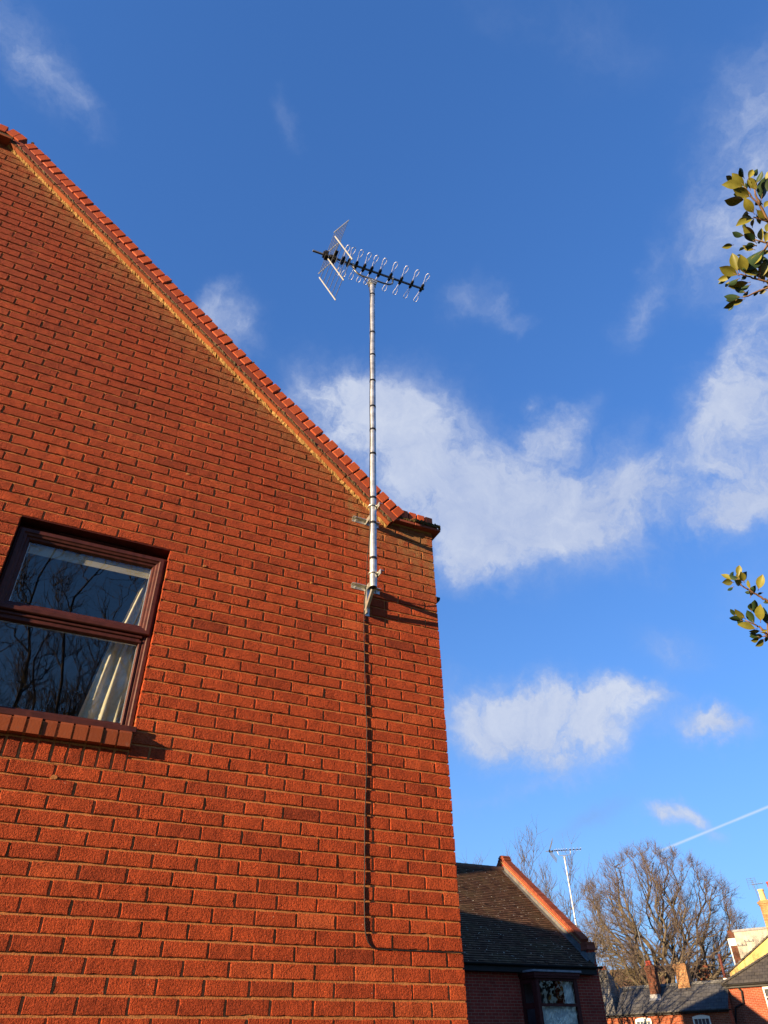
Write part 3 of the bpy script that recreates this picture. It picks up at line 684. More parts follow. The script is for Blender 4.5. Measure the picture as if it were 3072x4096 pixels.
# ------------------------------------------------------------------ aerials
def make_aerial(base, top, boom_o, bdir, detail, label, group, tapes=()):
    """pole mast with a cradle-mounted yagi; base/top = pole axis, boom_o = rear end of the boom, bdir = horizontal boom direction"""
    base, top, O = (np.array(q, float) for q in (base, top, boom_o))
    root = empty('television_aerial', base, label, 'aerial', group)
    b = np.array([bdir[0], bdir[1], 0]); b /= np.linalg.norm(b); e = np.array([b[1], -b[0], 0]); z = np.array([0, 0, 1.0])
    L = lambda a, ee, h: O - base + b*a + e*ee + z*h
    t0 = np.zeros(3); t1 = top-base; ax = t1/np.linalg.norm(t1)
    n = 24 if detail else 12
    m = MB(); m.tube([t0, t1*.5, t1], .0266, n, cap=False); m.tube([t1, t0], .0240, n, cap=False)
    R0 = len(m.v); m.tube([t1, t1+ax*.002], .0266, n)
    m.build('mast', M['galv'] if detail else M['mast_far'], root, smooth=True)
    for (k, zt) in enumerate(tapes):
        f = (zt-base[2])/t1[2]; c = t1*f; tp = MB(); tp.tube([c-ax*.011, c+ax*.011], .0279, n); tp.build('tape_band', M['tape'], root)
    m = MB(); m.obox(L(.6215, 0, 0), b, e, z, .6215, .0095, .0095, .002)
    m.build('boom', M['boom'], root)
    for a in (.326, .387, .471, .557, .637, .730, .852, .974, 1.097, 1.218):
        m = MB()
        for s in (1, -1):                                   # each director: a long narrow wire loop to either side
            pts = []
            for (ee, w) in ((.030, .006), (.055, .007), (.085, .010), (.105, .011), (.135, .019), (.165, .019), (.181, .012)): pts.append((ee, w))
            loop = [L(a+w, s*ee, .012) for ee, w in pts] + [L(a, s*.186, .012)] + [L(a-w, s*ee, .012) for ee, w in pts[::-1]]
            m.tube(loop, .0026, 6)
        d = m.build('director', M['alu'], root, smooth=True)
        m = MB()                                            # its black star-shaped clip
        m.obox(L(a, 0, .006), b, e, z, .013, .030, .013, .003); m.obox(L(a, 0, .010), e, b, z, .048, .0065, .006, .002)
        for s in (1, -1):
            for q in (.018, .034, .046): m.obox(L(a, s*q, .010), b, e, z, .016 if q < .04 else .010, .0035, .008, .001)
        m.build('element_clip', M['black'], d)
    # folded reflector: two wings of rods between three bars
    for (pa, pz, qa, qz, rods) in ((.150, .045, .290, .345, 7), (.160, -.040, .335, -.320, 6)):
        m = MB(); P = lambda u, ee: L(pa+(qa-pa)*u, ee, pz+(qz-pz)*u)
        for k in range(rods): u = .03+.94*k/(rods-1); m.tube([P(u, -.25), P(u, .25)], .0030 if detail else .0045, 6)
        w = m.build('reflector_wing', M['rod'], root)
        dvec = P(1, 0)-P(0, 0); dl = np.linalg.norm(dvec); dvec = dvec/dl; nv = np.cross(dvec, e)
        for ee in (-.25, 0, .25):
            m = MB(); m.obox((P(0, ee)+P(1, ee))/2, dvec, e, nv, dl/2+.012, .0065 if detail else .011, .0045 if detail else .008, .001)
            m.build('reflector_bar', M['strip'] if detail else M['boom'], w)
    m = MB(); c = L(.132, 0, 0)
    m.tube([c-b*.022, c+b*.022], .036, 8); m.obox(L(.145, 0, .03), b, e, z, .02, .03, .018, .004); m.obox(L(.145, 0, -.03), b, e, z, .02, .03, .018, .004)
    m.build('reflector_hub', M['black'], root)
    m = MB(); m.obox(L(.215, 0, -.018), b, e, z, .036, .030, .024, .006); m.obox(L(.235, 0, .008), b, e, z, .015, .085, .008, .002); m.build('dipole_box', M['black'], root)
    # cradle below the boom, clamped to the mast
    tb = t1 + np.array([0, 0, .012]); am = (top-O)@b; hz = (top-O)[2]+.035
    m = MB(); pts = []
    for (a, h) in ((am-.215, -.012), (am-.205, -.05), (am-.19, hz+.045), (am-.16, hz+.012), (am-.12, hz), (am, hz), (am+.13, hz), (am+.19, hz+.012), (am+.225, hz+.045), (am+.232, -.05), (am+.234, -.012)): pts.append(L(a, 0, h))
    m.tube(pts, .0095, 8); m.build('cradle', M['boom'] if detail else M['zinc'], root, smooth=True)
    for a in (am-.213, am+.234):
        m = MB(); m.obox(L(a, 0, 0), b, e, z, .012, .014, .015, .002); m.tube([L(a, -.012, -.03), L(a, -.012, .03)], .003, 6); m.tube([L(a, .012, -.03), L(a, .012, .03)], .003, 6); m.build('boom_clamp', M['zinc'], root)
    m = MB(); m.obox(t1-ax*.022, b, e, z, .045, .030, .011, .002); m.obox(t1-ax*.060, b, e, z, .034, .032, .008, .002)
    for s in (1, -1): m.tube([t1-ax*.085+b*.034*s, t1+ax*.02+b*.034*s], .004, 6)
    m.build('mast_clamp', M['zinc'], root)
    return root, L
MB0 = np.array([-.633, -.2, 4.258]); MT0 = np.array([-.607, -.2, 7.962])
tapes = [7.722, 7.11, 6.778, 6.422, 6.089, 5.809, 5.531, 5.066, 4.822, 4.499]
BD = (cos(radians(-3.4)), sin(radians(-3.4)))
aer, LA = make_aerial(MB0, MT0, (-1.256, -.164, 8.14), BD, True, 'tall galvanised mast with television aerial bracketed to the near orange wall', 'rooftop television aerials', tapes)

def wall_bracket(zp, brace, label):
    root = empty('wall_bracket', (-.602, 0, zp), label, 'bracket', 'brackets holding the tall mast')
    m = MB(); m.box(-.116, .112, -.0045, -.0005, 0, .034); m.box(-.116, .112, -.032, -.0046, .030, .034); m.build('wall_plate', M['zinc'], root)
    m = MB(); m.box(-.002, .002, -.262, -.005, .000, .040); m.box(.0021, .030, -.255, -.005, .036, .040); m.build('arm', M['zinc'], root)
    if brace:
        m = MB(); m.box(-.004, .028, -.0045, -.0005, -.205, -.001); m.box(-.0085, -.0041, -.042, -.0005, -.200, -.001); m.build('leg', M['zinc'], root)
        m = MB(); m.obox((-.011, -.105, -.085), (1, 0, 0), (0, -.72, .69), (0, .69, .72), .0022, .125, .014); m.obox((-.001, -.105, -.096), (1, 0, 0), (0, -.72, .69), (0, .69, .72), .010, .125, .002); m.build('brace', M['zinc'], root)
    x = -.031-.001*(0); mz = .022
    m = MB(); R = [(x+.033*cos(a), -.2-.033*sin(a), mz) for a in np.linspace(-.35, pi+.35, 18)]
    m.tube([(.006, -.182, mz)]+[(x+.034*cos(a), -.2-.034*sin(a), mz) for a in np.linspace(-.2, pi*1.15, 18)]+[(.004, -.165, mz)], .0042, 8)
    m.box(-.0035, .004, -.245, -.155, mz-.013, mz+.013); m.build('u_bolt', M['zinc'], root, smooth=False)
    bs = [(-.085, .014), (.082, .014)] + ([(.014, -.175)] if brace else [])
    for (bx, bz) in bs:
        m = MB(); m.tube([(bx, -.0046, bz), (bx, -.0065, bz)], .0105, 14); m.tube([(bx, -.0066, bz), (bx, -.0135, bz)], .0075, 6); m.tube([(bx, -.0136, bz), (bx, -.021, bz)], .004, 8)
        m.build('bolt', M['galv'], root)
    return root
wall_bracket(4.958, False, 'upper steel bracket clamping the tall mast just below the verge')
wall_bracket(4.346, True, 'lower braced steel bracket at the foot of the tall mast')

# coaxial cable: down the mast, over the lower bracket, down the wall and along a bed joint to the corner
cb = MB()
pts = [LA(.215, .02, -.045)+MB0, LA(.30, .015, -.085)+MB0, LA(.38, .012, -.045)+MB0, LA(.45, .012, -.10)+MB0, LA(.55, .015, -.20)+MB0, np.array([-.655, -.205, 7.86]), np.array([-.640, -.212, 7.70])]
for zc in np.linspace(7.5, 4.75, 14): f = (zc-MB0[2])/(MT0[2]-MB0[2]); pts.append(MB0+(MT0-MB0)*f + np.array([-.0285, -.006+RNG.uniform(-.004, .004), 0]))
pts += [np.array(q) for q in ((-.662, -.19, 4.62), (-.664, -.17, 4.52), (-.650, -.13, 4.43), (-.628, -.075, 4.385), (-.617, -.035, 4.33), (-.6155, -.008, 4.26))]
for zc in np.linspace(4.15, 2.30, 16): pts.append(np.array([-.6155 + .018*max(0, 1-abs(zc-3.25)/.75)**1.2 + RNG.uniform(-.0015, .0015), -.0050, zc]))
pts += [np.array(q) for q in ((-.6145, -.006, 2.225), (-.6085, -.006, 2.165), (-.592, -.006, 2.126), (-.565, -.005, 2.104), (-.53, -.003, 2.0985), (-.44, -.002, 2.0985), (-.30, -.001, 2.0985), (-.15, -.001, 2.0985), (-.05, -.006, 2.0995), (-.012, -.006, 2.0985), (.004, -.002, 2.0985), (.010, .02, 2.0985))]
# smooth the run
P_ = np.array(pts); Q = []
for i in range(len(P_)-1):
    p0, p1, p2, p3 = P_[max(i-1, 0)], P_[i], P_[i+1], P_[min(i+2, len(P_)-1)]
    for t in (0, .25, .5, .75):
        Q.append(.5*((2*p1)+(-p0+p2)*t+(2*p0-5*p1+4*p2-p3)*t*t+(-p0+3*p1-3*p2+p3)*t**3))
Q.append(P_[-1]); cb.tube(Q, .0033, 8)
cab = tag(cb.build('coaxial_cable', M['black'], None, smooth=True), 'thin black cable running down the near orange wall and along a joint to its corner', 'cable')
for zc in (4.10, 3.42, 2.78, 2.33):
    m = MB(); x = -.612+.018*max(0, 1-abs(zc-3.25)/.75)**1.2; m.box(x-.005, x+.006, -.0098, -.001, zc-.004, zc+.004, .0015); m.tube([(x+.008, -.010, zc), (x+.008, .0, zc)], .0022, 6); m.build('cable_clip', M['black'], cab)
# ------------------------------------------------------------------ second house of the row, roof slope and bay window in shade
H2X0, H2X1, H2Y, H2E, SL = 4.0, 14.95, 16.72, 4.03, .807
RY = 20.93; RZ = H2E + SL*(RY-16.5)
h2 = empty('tiled_house', (10, H2Y, 0), 'shaded dark red house with mossy brown tiled roof, just right of the near house corner', 'house')
O2 = np.array([10, H2Y, 0.0])
def L2(p): return (p[0]-O2[0], p[1]-O2[1], p[2])
class MBL(MB):
    """mesh builder that writes world coordinates into a parent's space (parent without rotation)"""
    def __init__(self, o): super().__init__(); self.o = o
    def build(self, *a, **k):
        self.v = [(x-self.o[0], y-self.o[1], z-self.o[2]) for x, y, z in self.v]; return super().build(*a, **k)
BX0, BX1, BXM, BY = 12.02, 13.66, 12.20, 16.22       # bay: outer left, right, left corner of the front, front plane
m = MBL(O2)
m.box(H2X0, 12.02, H2Y, H2Y+.25, 0, 4.1); m.box(13.70, H2X1, H2Y, H2Y+.25, 0, 4.1); m.box(12.02, 13.70, H2Y, H2Y+.25, 0, 1.2)
m.box(H2X0, H2X1, 25.3, 25.55, 0, 4.1); m.box(H2X0, H2X0+.25, H2Y+.251, 25.29, 0, 4.1)
m.build('wall', M['brick2'], h2)
m = MBL(O2)                                             # right gable wall carried up as a parapet
zt = lambda y: H2E + .27 + SL*((y if y < RY else 2*RY-y)-16.5)
m.prism([(14.70, H2Y+.002, 0), (14.70, 25.5, 0), (14.70, 25.5, zt(25.5)), (14.70, RY, zt(RY)), (14.70, H2Y+.3, zt(H2Y+.3)), (14.70, H2Y+.3, 4.50), (14.70, H2Y+.002, 4.50)], (.248, 0, 0))
m.build('gable_wall', M['brick2'], h2)
# roof of small lapped tiles
m = MBL(O2); rows, gauge = 52, 5.79/52; cs, sn = 1/math.hypot(1, SL), SL/math.hypot(1, SL)
for sgn, mirror in ((1, False), (-1, True)):
    for r in range(rows):
        s0_, s1_ = r*gauge, (r+1)*gauge+.01
        x = H2X0 - (r % 2)*.0825; cols = 0
        while x < 14.70:
            x1_ = min(x+.163, 14.699); dz = abs(RNG.gauss(0, .004)) + (.012 if RNG.random() < .03 else 0)
            P = lambda s, xx, lift: (xx, (16.44 + s*cs) if not mirror else 2*RY-(16.44+s*cs), H2E-.05 + s*sn + lift)
            m.tone = RNG.random()
            if not mirror or x > 11:
                a, b_, c_, d_ = P(s0_, x, .034+dz), P(s0_, x1_, .034+dz*.6), P(s1_, x1_, .006), P(s1_, x, .006)
                e_, f_ = P(s0_, x, 0), P(s0_, x1_, 0)
                m.poly([a, b_, c_, d_] if not mirror else [d_, c_, b_, a]); m.tone = 0; m.poly([e_, f_, b_, a] if not mirror else [a, b_, f_, e_])  # butt edges coloured near black to paint in shade between the courses
            x += .165
m.poly([(H2X0, 16.5, H2E-.06), (14.69, 16.5, H2E-.06), (14.69, RY, RZ-.06), (H2X0, RY, RZ-.06)]); m.poly([(H2X0, 2*RY-16.5, H2E-.06), (H2X0, RY, RZ-.06), (14.69, RY, RZ-.06), (14.69, 2*RY-16.5, H2E-.06)])
def roof_mat():
    mm, t, p = newmat('mossy_plain_tile'); c = coords(t)
    at = t.nodes.new('ShaderNodeAttribute'); at.attribute_name = 'tone'
    base = ramp(t, at.outputs['Fac'], [(0, (.030,.016,.011)), (.05, (.080,.038,.022)), (.6, (.120,.060,.034)), (1, (.17,.090,.048))])
    n = noise(t, c, 1.6, 6.0, .65).outputs['Fac']; n2 = noise(t, c, 12.0, 6.0, .7).outputs['Fac']
    f = mth(t, 'MULTIPLY', mth(t, 'SUBTRACT', mth(t, 'ADD', mth(t, 'MULTIPLY', n, .7), mth(t, 'MULTIPLY', n2, .45)), .54), 7.0, clamp=True)
    col = mixc(t, mth(t, 'MULTIPLY', f, .5), base, (.085,.062,.030))
    sp = noise(t, mapping(t, c, (11, 11, 22)), 1.0, 3.0, .6).outputs['Fac']
    col = mixc(t, mth(t, 'MULTIPLY', mth(t, 'SUBTRACT', sp, .665), 25.0, clamp=True), col, (.55,.52,.42))
    t.links.new(col, p.inputs['Base Color']); p.inputs['Roughness'].default_value = .85; p.inputs['Specular IOR Level'].default_value = .08
    bump(t, p, n2, .02); return mm
M['plain'] = roof_mat()
roof2 = m.build('roof', M['plain'], h2, attr=True)
m = MBL(O2); x = H2X0
while x < 14.65:
    m.tube([(x, RY, RZ+.0), (x+.30, RY, RZ+.006)], .105, 10); x += .305
m.build('ridge_tile', M['tile1'], roof2)
m = MBL(O2); RW = 25.9; RWZ = 8.0                       # unseen roof and wall added to throw the sloping shadow on the red house
m.prism([(6, RW-3.4, 5.25), (6, RW, RWZ), (6, RW+.03, 5.25)], (8.9, 0, 0)); m.build('shadow_roof', M['plain'], h2)
m = MBL(O2); m.box(6.1, 14.8, 25.56, RW, 0, 5.249); m.build('shadow_wall', M['brick2'], h2)
m = MBL(O2)                                             # lead soakers along the parapet and the kneeler
Q = lambda s, xx, lift: (xx, 16.5+s*cs, H2E+s*sn+lift)
n = 30
for k in range(n):
    s0_, s1_ = .42+5.2*k/n, .42+5.2*(k+1)/n; w0 = .12+.02*RNG.random()
    m.poly([Q(s0_, 14.69-w0, .030), Q(s0_, 14.69, .045), Q(s1_, 14.69, .045), Q(s1_, 14.69-w0, .030)]); m.poly([Q(s0_, 14.693, .03), Q(s0_, 14.693, .19), Q(s1_, 14.693, .19), Q(s1_, 14.693, .03)][::-1])
m.poly([(14.50, 16.60, 4.16), (14.93, 16.60, 4.42), (14.93, 16.70, 4.44), (14.66, 16.95, 4.50), (14.50, 16.9, 4.40)]); m.poly([(14.72, 16.62, 4.02), (14.94, 16.68, 4.42), (14.50, 16.60, 4.40)])
m.build('lead_flashing', M['lead2'], h2)
m = MBL(O2); m.mi = 0                                   # brick-on-edge coping, sandstone-coloured fillet below
T2 = np.array([0, cs, sn]); N2 = np.array([0, -sn, cs]); B2 = np.array([14.82, H2Y+.30, zt(H2Y+.30)]); LN2 = (RY-H2Y-.30)/cs
m.mi = 2; m.obox(B2+T2*LN2/2+N2*.010, T2, (1, 0, 0), N2, LN2/2, .165, .010)
m.mi = 4; m.obox(B2+T2*LN2/2+N2*.045, T2, (1, 0, 0), N2, LN2/2, .128, .024)
m.mi = 0; s = 0
while s < LN2:
    m.tone = RNG.random(); m.obox(B2+T2*(s+.0325)+N2*(.108+RNG.uniform(-.003, .003)), T2, (1, 0, 0), N2, .0325, .150+RNG.uniform(-.003, .003), .040, .004); s += .0755
T3 = np.array([0, -cs, sn]); B3 = np.array([14.82, 2*RY-H2Y-.30, B2[2]]); N3 = np.array([0, sn, cs])
m.mi = 2; m.obox(B3+T3*LN2/2+N3*.010, T3, (1, 0, 0), N3, LN2/2, .165, .010)
m.mi = 0; s = 0
while s < LN2: m.tone = RNG.random(); m.obox(B3+T3*(s+.0325)+N3*.1, T3, (1, 0, 0), N3, .0325, .168, .076, .004); s += .0755
for k in range(6):                                      # rounded top and level end over the kneeler
    a = pi*(k+.5)/6; c = np.array([14.82, RY+.16*cos(a), zt(RY)+.02+.15*sin(a)]); m.tone = RNG.random(); m.obox(c, (1, 0, 0), (0, cos(a), sin(a)), (0, -sin(a), cos(a)), .168, .065, .038, .004)
for k in range(4): m.tone = RNG.random(); y = H2Y+.0+.0755*k; m.box(14.655, 14.99, y, y+.066, 4.60, 4.72, .004)
m.mi = 4; m.box(14.64, 15.02, H2Y-.06, H2Y+.30, 4.5005, 4.545, .004); m.box(14.66, 14.99, H2Y-.02, H2Y+.30, 4.5455, 4.62)
m.build('gable_coping', [M['coping2'], M['creasing'], M['sandy'], M['fillet'], M['coping_dark']], h2, attr=True)
m = MBL(O2); pts = [(0, 16.42+.058*cos(a), 4.02+.06*sin(a)) for a in np.linspace(pi, 2*pi, 9)]
m.prism([(H2X0, y, z) for _, y, z in pts], (14.86-H2X0, 0, 0)); m.build('gutter', M['black'], h2)
m = MBL(O2); m.box(H2X0, 14.70, 16.49, H2Y-.001, 3.82, 3.99); m.build('fascia', M['black'], h2)
# bay window
bay = MBL(O2)
zt0, zb0 = 3.66, 1.2
for (xa, xb) in ((BXM-.03, BXM+.09), (13.54, BX1)): bay.box(xa, xb, BY, BY+.08, zb0, zt0)
bay.box(BXM+.091, 13.539, BY+.004, BY+.07, 3.60, 3.659); bay.box(BXM+.091, 13.539, BY-.006, BY+.07, 2.985, 3.055); bay.box(BXM+.091, 13.539, BY+.004, BY+.07, 1.2, 1.35)
dvx = np.array([BX0-BXM, H2Y-BY, 0]); dln = np.linalg.norm(dvx); dvx = dvx/dln; nvx = np.array([dvx[1], -dvx[0], 0])
for (u, w) in ((.045, .06), (dln-.06, .055)): bay.obox(np.array([BXM-.03, BY+.03, 2.43])+dvx*u, dvx, nvx, (0, 0, 1), w, .03, 1.23)
for z, hz in ((3.60, .06), (3.0, .07), (1.3, .1)): bay.obox(np.array([BXM-.03, BY+.03, z])+dvx*(dln/2), dvx, nvx, (0, 0, 1), dln/2-.12, .028, hz)
bay.box(13.60, 13.66, BY+.081, H2Y, zb0, zt0)
bay.prism([(BX0-.08, H2Y, zt0+.002), (BXM-.10, BY-.07, zt0+.002), (BX1+.05, BY-.07, zt0+.002), (BX1+.05, H2Y, zt0+.002)], (0, 0, .055))
bay.prism([(BX0-.10, H2Y, zt0+.0575), (BXM-.12, BY-.10, zt0+.0575), (BX1+.07, BY-.10, zt0+.0575), (BX1+.07, H2Y, zt0+.0575)], (0, 0, .09))
bo = bay.build('bay_window', M['upvc_dark'], h2)
m = MBL(O2); m.prism([(BX0-.14, H2Y, zt0+.149), (BXM-.15, BY-.14, zt0+.149), (BX1+.11, BY-.14, zt0+.149), (BX1+.11, H2Y, zt0+.149)], (0, 0, .05)); m.build('lead_roof', M['lead'], bo)
m = MBL(O2); m.quad((BXM+.09, BY+.035, 3.055), (13.54, BY+.035, 3.055), (13.54, BY+.035, 3.60), (BXM+.09, BY+.035, 3.60)); m.build('pane', M['glass2'], bo)
m = MBL(O2); m.quad((BXM+.09, BY+.035, 1.35), (13.54, BY+.035, 1.35), (13.54, BY+.035, 2.985), (BXM+.09, BY+.035, 2.985)); m.build('pane', M['glass2'], bo)
m = MBL(O2); p0 = np.array([BXM-.03, BY+.03, 0])
for z0_, z1_ in ((3.08, 3.54), (1.4, 2.94)):
    a, b_ = p0+dvx*.10, p0+dvx*(dln-.115); m.quad((b_[0], b_[1], z0_), (a[0], a[1], z0_), (a[0], a[1], z1_), (b_[0], b_[1], z1_))
m.build('pane', M['glass2'], bo)
m = MBL(O2); m.box(12.1, 13.65, 17.3, 17.32, 1.0, 3.8); m.box(12.06, 13.69, H2Y+.2, 17.3, 3.67, 3.69); m.build('room', M['room'], h2)
def netting(name, xa, xb, y, z0_, z1_, folds, mat, label):
    mb = MB(); n = folds*8; G = [[mb.vert((xa+(xb-xa)*j/n, y+.018*sin(2*pi*folds*j/n)+.006*sin(7.1*j), z)) for z in (z0_, z1_)] for j in range(n+1)]
    for j in range(n): mb.face((G[j][0], G[j+1][0], G[j+1][1], G[j][1]))
    tag(mb.build(name, mat, None, smooth=True), label, 'curtain')
netting('net_curtain', BXM+.08, 13.55, BY+.12, 1.35, 3.0, 22, M['net'], 'white net curtain in folds across the lower half of the shaded bay window')
netting('net_curtain', 13.25, 13.58, BY+.16, 3.0, 3.62, 4, M['net'], 'white curtain gathered at the right of the upper bay window pane')
# aerial on the far side of the raised gable
b0 = np.array([15.06, 17.55, 4.75]); t0_ = np.array([15.06, 17.60, 7.42])
bL = at_z(2177, 3421, 7.62); bR = at_z(2315, 3413, 7.62); bd = (bR-bL)[:2]; bd /= np.linalg.norm(bd)
mid = t0_[:2] - bd*.62
make_aerial(b0, t0_, (mid[0], mid[1], 7.62), (bd[0], bd[1]), False, 'smaller-looking second aerial on a bright steel mast above the shaded tiled house', 'rooftop television aerials', [6.6, 5.5])
m = MB(); 
m.box(14.951, 15.10, 17.53, 17.57, 4.95, 4.98)
tag(m.build('wall_bracket', M['zinc']), 'dark bracket fixing the second aerial mast behind the sloping gable coping', 'bracket')
# ------------------------------------------------------------------ houses across the way (façades turned about 60 degrees)
CL = at_h(2410, 4062, 52.0)                            # left end of the cottage eave
CR = at_z(2915.6, 4033.6, CL[2]); FD = (CR-CL); FD[2] = 0; FLEN = np.linalg.norm(FD); FD = FD/FLEN
FROT = math.atan2(FD[1], FD[0]); FN = np.array([FD[1], -FD[0], 0])       # façade normal, towards us
def floc(p): d = np.array(p)-CL; return np.array([d@FD, -(d@FN), p[2]])    # along, depth (away), height
def fplane(px, py, dep):                                # pixel -> local coords on the plane at that depth behind the cottage front
    d = ray(px, py); o = EYE-CL; t = (-dep - o@FN)/(d@FN); return floc(EYE+d*t)
BASE = (CL[0], CL[1], 0)
EZ = CL[2]
def sash(parent, xc, z1, w, h, cols, rows, y=0.0, arched=True):
    m = MB()
    m.box(xc-w/2, xc-w/2+.07, y-.02, y+.06, z1-h, z1-.06); m.box(xc+w/2-.07, xc+w/2, y-.02, y+.06, z1-h, z1-.06); m.box(xc-w/2, xc+w/2, y-.02, y+.06, z1-h-.06, z1-h-.0005)
    n = 10; top = [(xc-w/2+w*k/n, y-.02, z1+(.07*(1-(2*k/n-1)**2) if arched else 0)) for k in range(n+1)]
    m.prism(top[::-1]+[(xc-w/2, y-.02, z1-.0595), (xc-w/2+.07, y-.02, z1-.0595), (xc-w/2+.07, y-.02, z1-.10), (xc+w/2-.07, y-.02, z1-.10), (xc+w/2-.07, y-.02, z1-.0595), (xc+w/2, y-.02, z1-.0595)][0:], (0, .08, 0))
    iw = w-.14
    for k in range(1, cols): x = xc-iw/2+iw*k/cols; m.box(x-.012, x+.012, y, y+.03, z1-h, z1-.10)
    for k in range(1, rows): z = z1-.10-(h-.10)*k/rows; m.box(xc-iw/2, xc+iw/2, y+.001, y+.029, z-.012, z+.012)
    f = m.build('window', M['white'], parent)
    m = MB(); m.quad((xc-iw/2, y+.035, z1-h), (xc+iw/2, y+.035, z1-h), (xc+iw/2, y+.035, z1-.10), (xc-iw/2, y+.035, z1-.10)); m.build('pane', M['glass'], f)
    m = MB(); m.box(xc-w/2+.01, xc+w/2-.01, y+.061, y+.4, z1-h+.01, z1-.08); 
    m.build('dark_room', M['room'], f)
def wall_holes(m, x0, x1, y0, y1, z0, z1, holes):
    """front wall with openings (xa, xb, za, zb)"""
    xs = sorted(set([x0, x1]+[h[0] for h in holes]+[h[1] for h in holes]))
    for a, b in zip(xs[:-1], xs[1:]):
        hs = [h for h in holes if h[0] <= a+1e-6 and h[1] >= b-1e-6]
        if not hs: m.box(a, b, y0, y1, z0, z1)
        else: m.box(a, b, y0, y1, z0, hs[0][2]); m.box(a, b, y0, y1, hs[0][3], z1)
def chim(parent, name, x, y, w, d, z0, z1, mat, corb=1, parts=()):
    m = MB(); m.box(x-w/2, x+w/2, y-d/2, y+d/2, z0, z1-.30)
    m.box(x-w/2-.03*corb, x+w/2+.03*corb, y-d/2-.03*corb, y+d/2+.03*corb, z1-.2995, z1-.2005); m.box(x-w/2-.06*corb, x+w/2+.06*corb, y-d/2-.06*corb, y+d/2+.06*corb, z1-.20, z1-.08); m.box(x-w/2, x+w/2, y-d/2, y+d/2, z1-.0795, z1)
    return m.build(name, mat, parent)
def pot(parent, x, y, z, r, h, mat):
    m = MB(); m.tube([(x, y, z), (x, y, z+.06), (x, y, z+.07), (x, y, z+h-.10), (x, y, z+h-.09), (x, y, z+h-.02), (x, y, z+h)], [r*1.2, r*1.2, r, r*.86, r*1.05, r*1.05, r*.9], 14); return m.build('chimney_pot', mat, parent)

# cottage with the slate roof
cot = empty('slate_cottage', BASE, 'low orange brick cottage with dark slate roof, white arched windows and two chimneys', 'cottage', rz=FROT)
RDEP = 1.7; rl = fplane(2446, 3959, RDEP); rr = fplane(2905, 3927, RDEP)
xl = fplane(2469, 4057, 0)[0]; xr = FLEN
rz_ = (rl[2]+rr[2])/2
w1 = fplane(2572, 4077, 0); w2 = fplane(2803, 4066, 0)
WW = abs(fplane(2605, 4077, 0)[0]-fplane(2541, 4077, 0)[0]); WW2 = abs(fplane(2838, 4066, 0)[0]-fplane(2768, 4066, 0)[0])
holes = [(w1[0]-WW/2+.02, w1[0]+WW/2-.02, EZ-1.75, w1[2]-.03), (w2[0]-WW2/2+.02, w2[0]+WW2/2-.02, EZ-1.75, w2[2]-.03)]
m = MB(); wall_holes(m, xl-.02, xr-.06, .0, .28, 0, EZ-.02, holes); m.box(xl-.02, xl+.26, .281, 2*RDEP-.3, 0, EZ-.02); m.box(xl-.02, xr-.06, 2*RDEP-.2995, 2*RDEP, 0, EZ-.02)
m.prism([(xr-.34, .281, 0), (xr-.34, 2*RDEP-.3, 0), (xr-.34, 2*RDEP-.3, EZ-.05), (xr-.34, RDEP, rz_-.08), (xr-.34, .281, EZ-.05)], (.28, 0, 0))
m.build('wall', M['brick3'], cot)
m = MB(); th = .05
m.prism([(xl, -.18, EZ-.02), (xl, RDEP, rz_), (xl, RDEP, rz_+th), (xl, -.18, EZ-.02+th)], (xr-xl, 0, 0)); m.prism([(xl, RDEP+.001, rz_), (xl, 2*RDEP+.18, EZ-.02), (xl, 2*RDEP+.18, EZ+.03), (xl, RDEP+.001, rz_+th)], (xr-xl, 0, 0))
rcot = m.build('roof', M['slate'], cot)
m = MB(); m.prism([(xl, RDEP-.17, rz_-.03), (xl, RDEP-.02, rz_+.11), (xl, RDEP+.02, rz_+.11), (xl, RDEP+.17, rz_-.03)], (xr-xl, 0, 0)); m.build('ridge', M['slate3'], rcot)
m = MB(); m.prism([(xl-1.6, -.24+.06*cos(a), EZ-.03+.07*sin(a)) for a in np.linspace(pi, 2*pi, 7)], (xr-xl+1.75, 0, 0)); 
for k in range(6): x = xl+(xr-xl)*(k+.5)/6; m.box(x-.015, x+.015, -.315, -.19, EZ-.12, EZ-.02)
m.box(xl-1.6, xr, -.18, -.001, EZ-.14, EZ-.03); m.build('gutter', M['black'], cot)
x = fplane(2484, 4075, 0)[0]
m = MB(); m.tube([(x, -.22, EZ-.1), (x, -.10, EZ-.3), (x, -.08, 0)], .04, 8); m.build('downpipe', M['black'], cot)
sash(cot, w1[0], w1[2], WW, 1.45, 4, 4); sash(cot, w2[0], w2[2], WW2, 1.45, 4, 4)
# chimneys: one on the front slope, one on the ridge
c1b = fplane(2622, 3990, .75); c1t = fplane(2592, 3862, .75); cw = abs(fplane(2637, 3960, .75)[0]-fplane(2602, 3960, .75)[0])
o = chim(cot, 'chimney', c1b[0], 1.07, cw, .62, EZ+.5, c1t[2], M['brick6'])
pt = fplane(2590, 3845, 1.9); pot(o, c1b[0]-.08, 1.07, c1t[2], .17, .26, M['potred'])
m = MB(); z = EZ-.02+(rz_-EZ+.02)*(.76+.18)/(RDEP+.18)
m.prism([(c1b[0]-cw/2-.05, 0.757, z+.02), (c1b[0]-cw/2-.05, 0.757, z+.24), (c1b[0]+cw/2+.05, 0.757, z+.24), (c1b[0]+cw/2+.05, 0.757, z+.02)], (0, -.02, 0)); m.poly([(c1b[0]-cw/2-.08, .56, z-.06), (c1b[0]+cw/2+.08, .56, z-.06), (c1b[0]+cw/2+.08, .755, z+.09), (c1b[0]-cw/2-.08, .755, z+.09)]); m.build('lead_flashing', M['lead'], o)
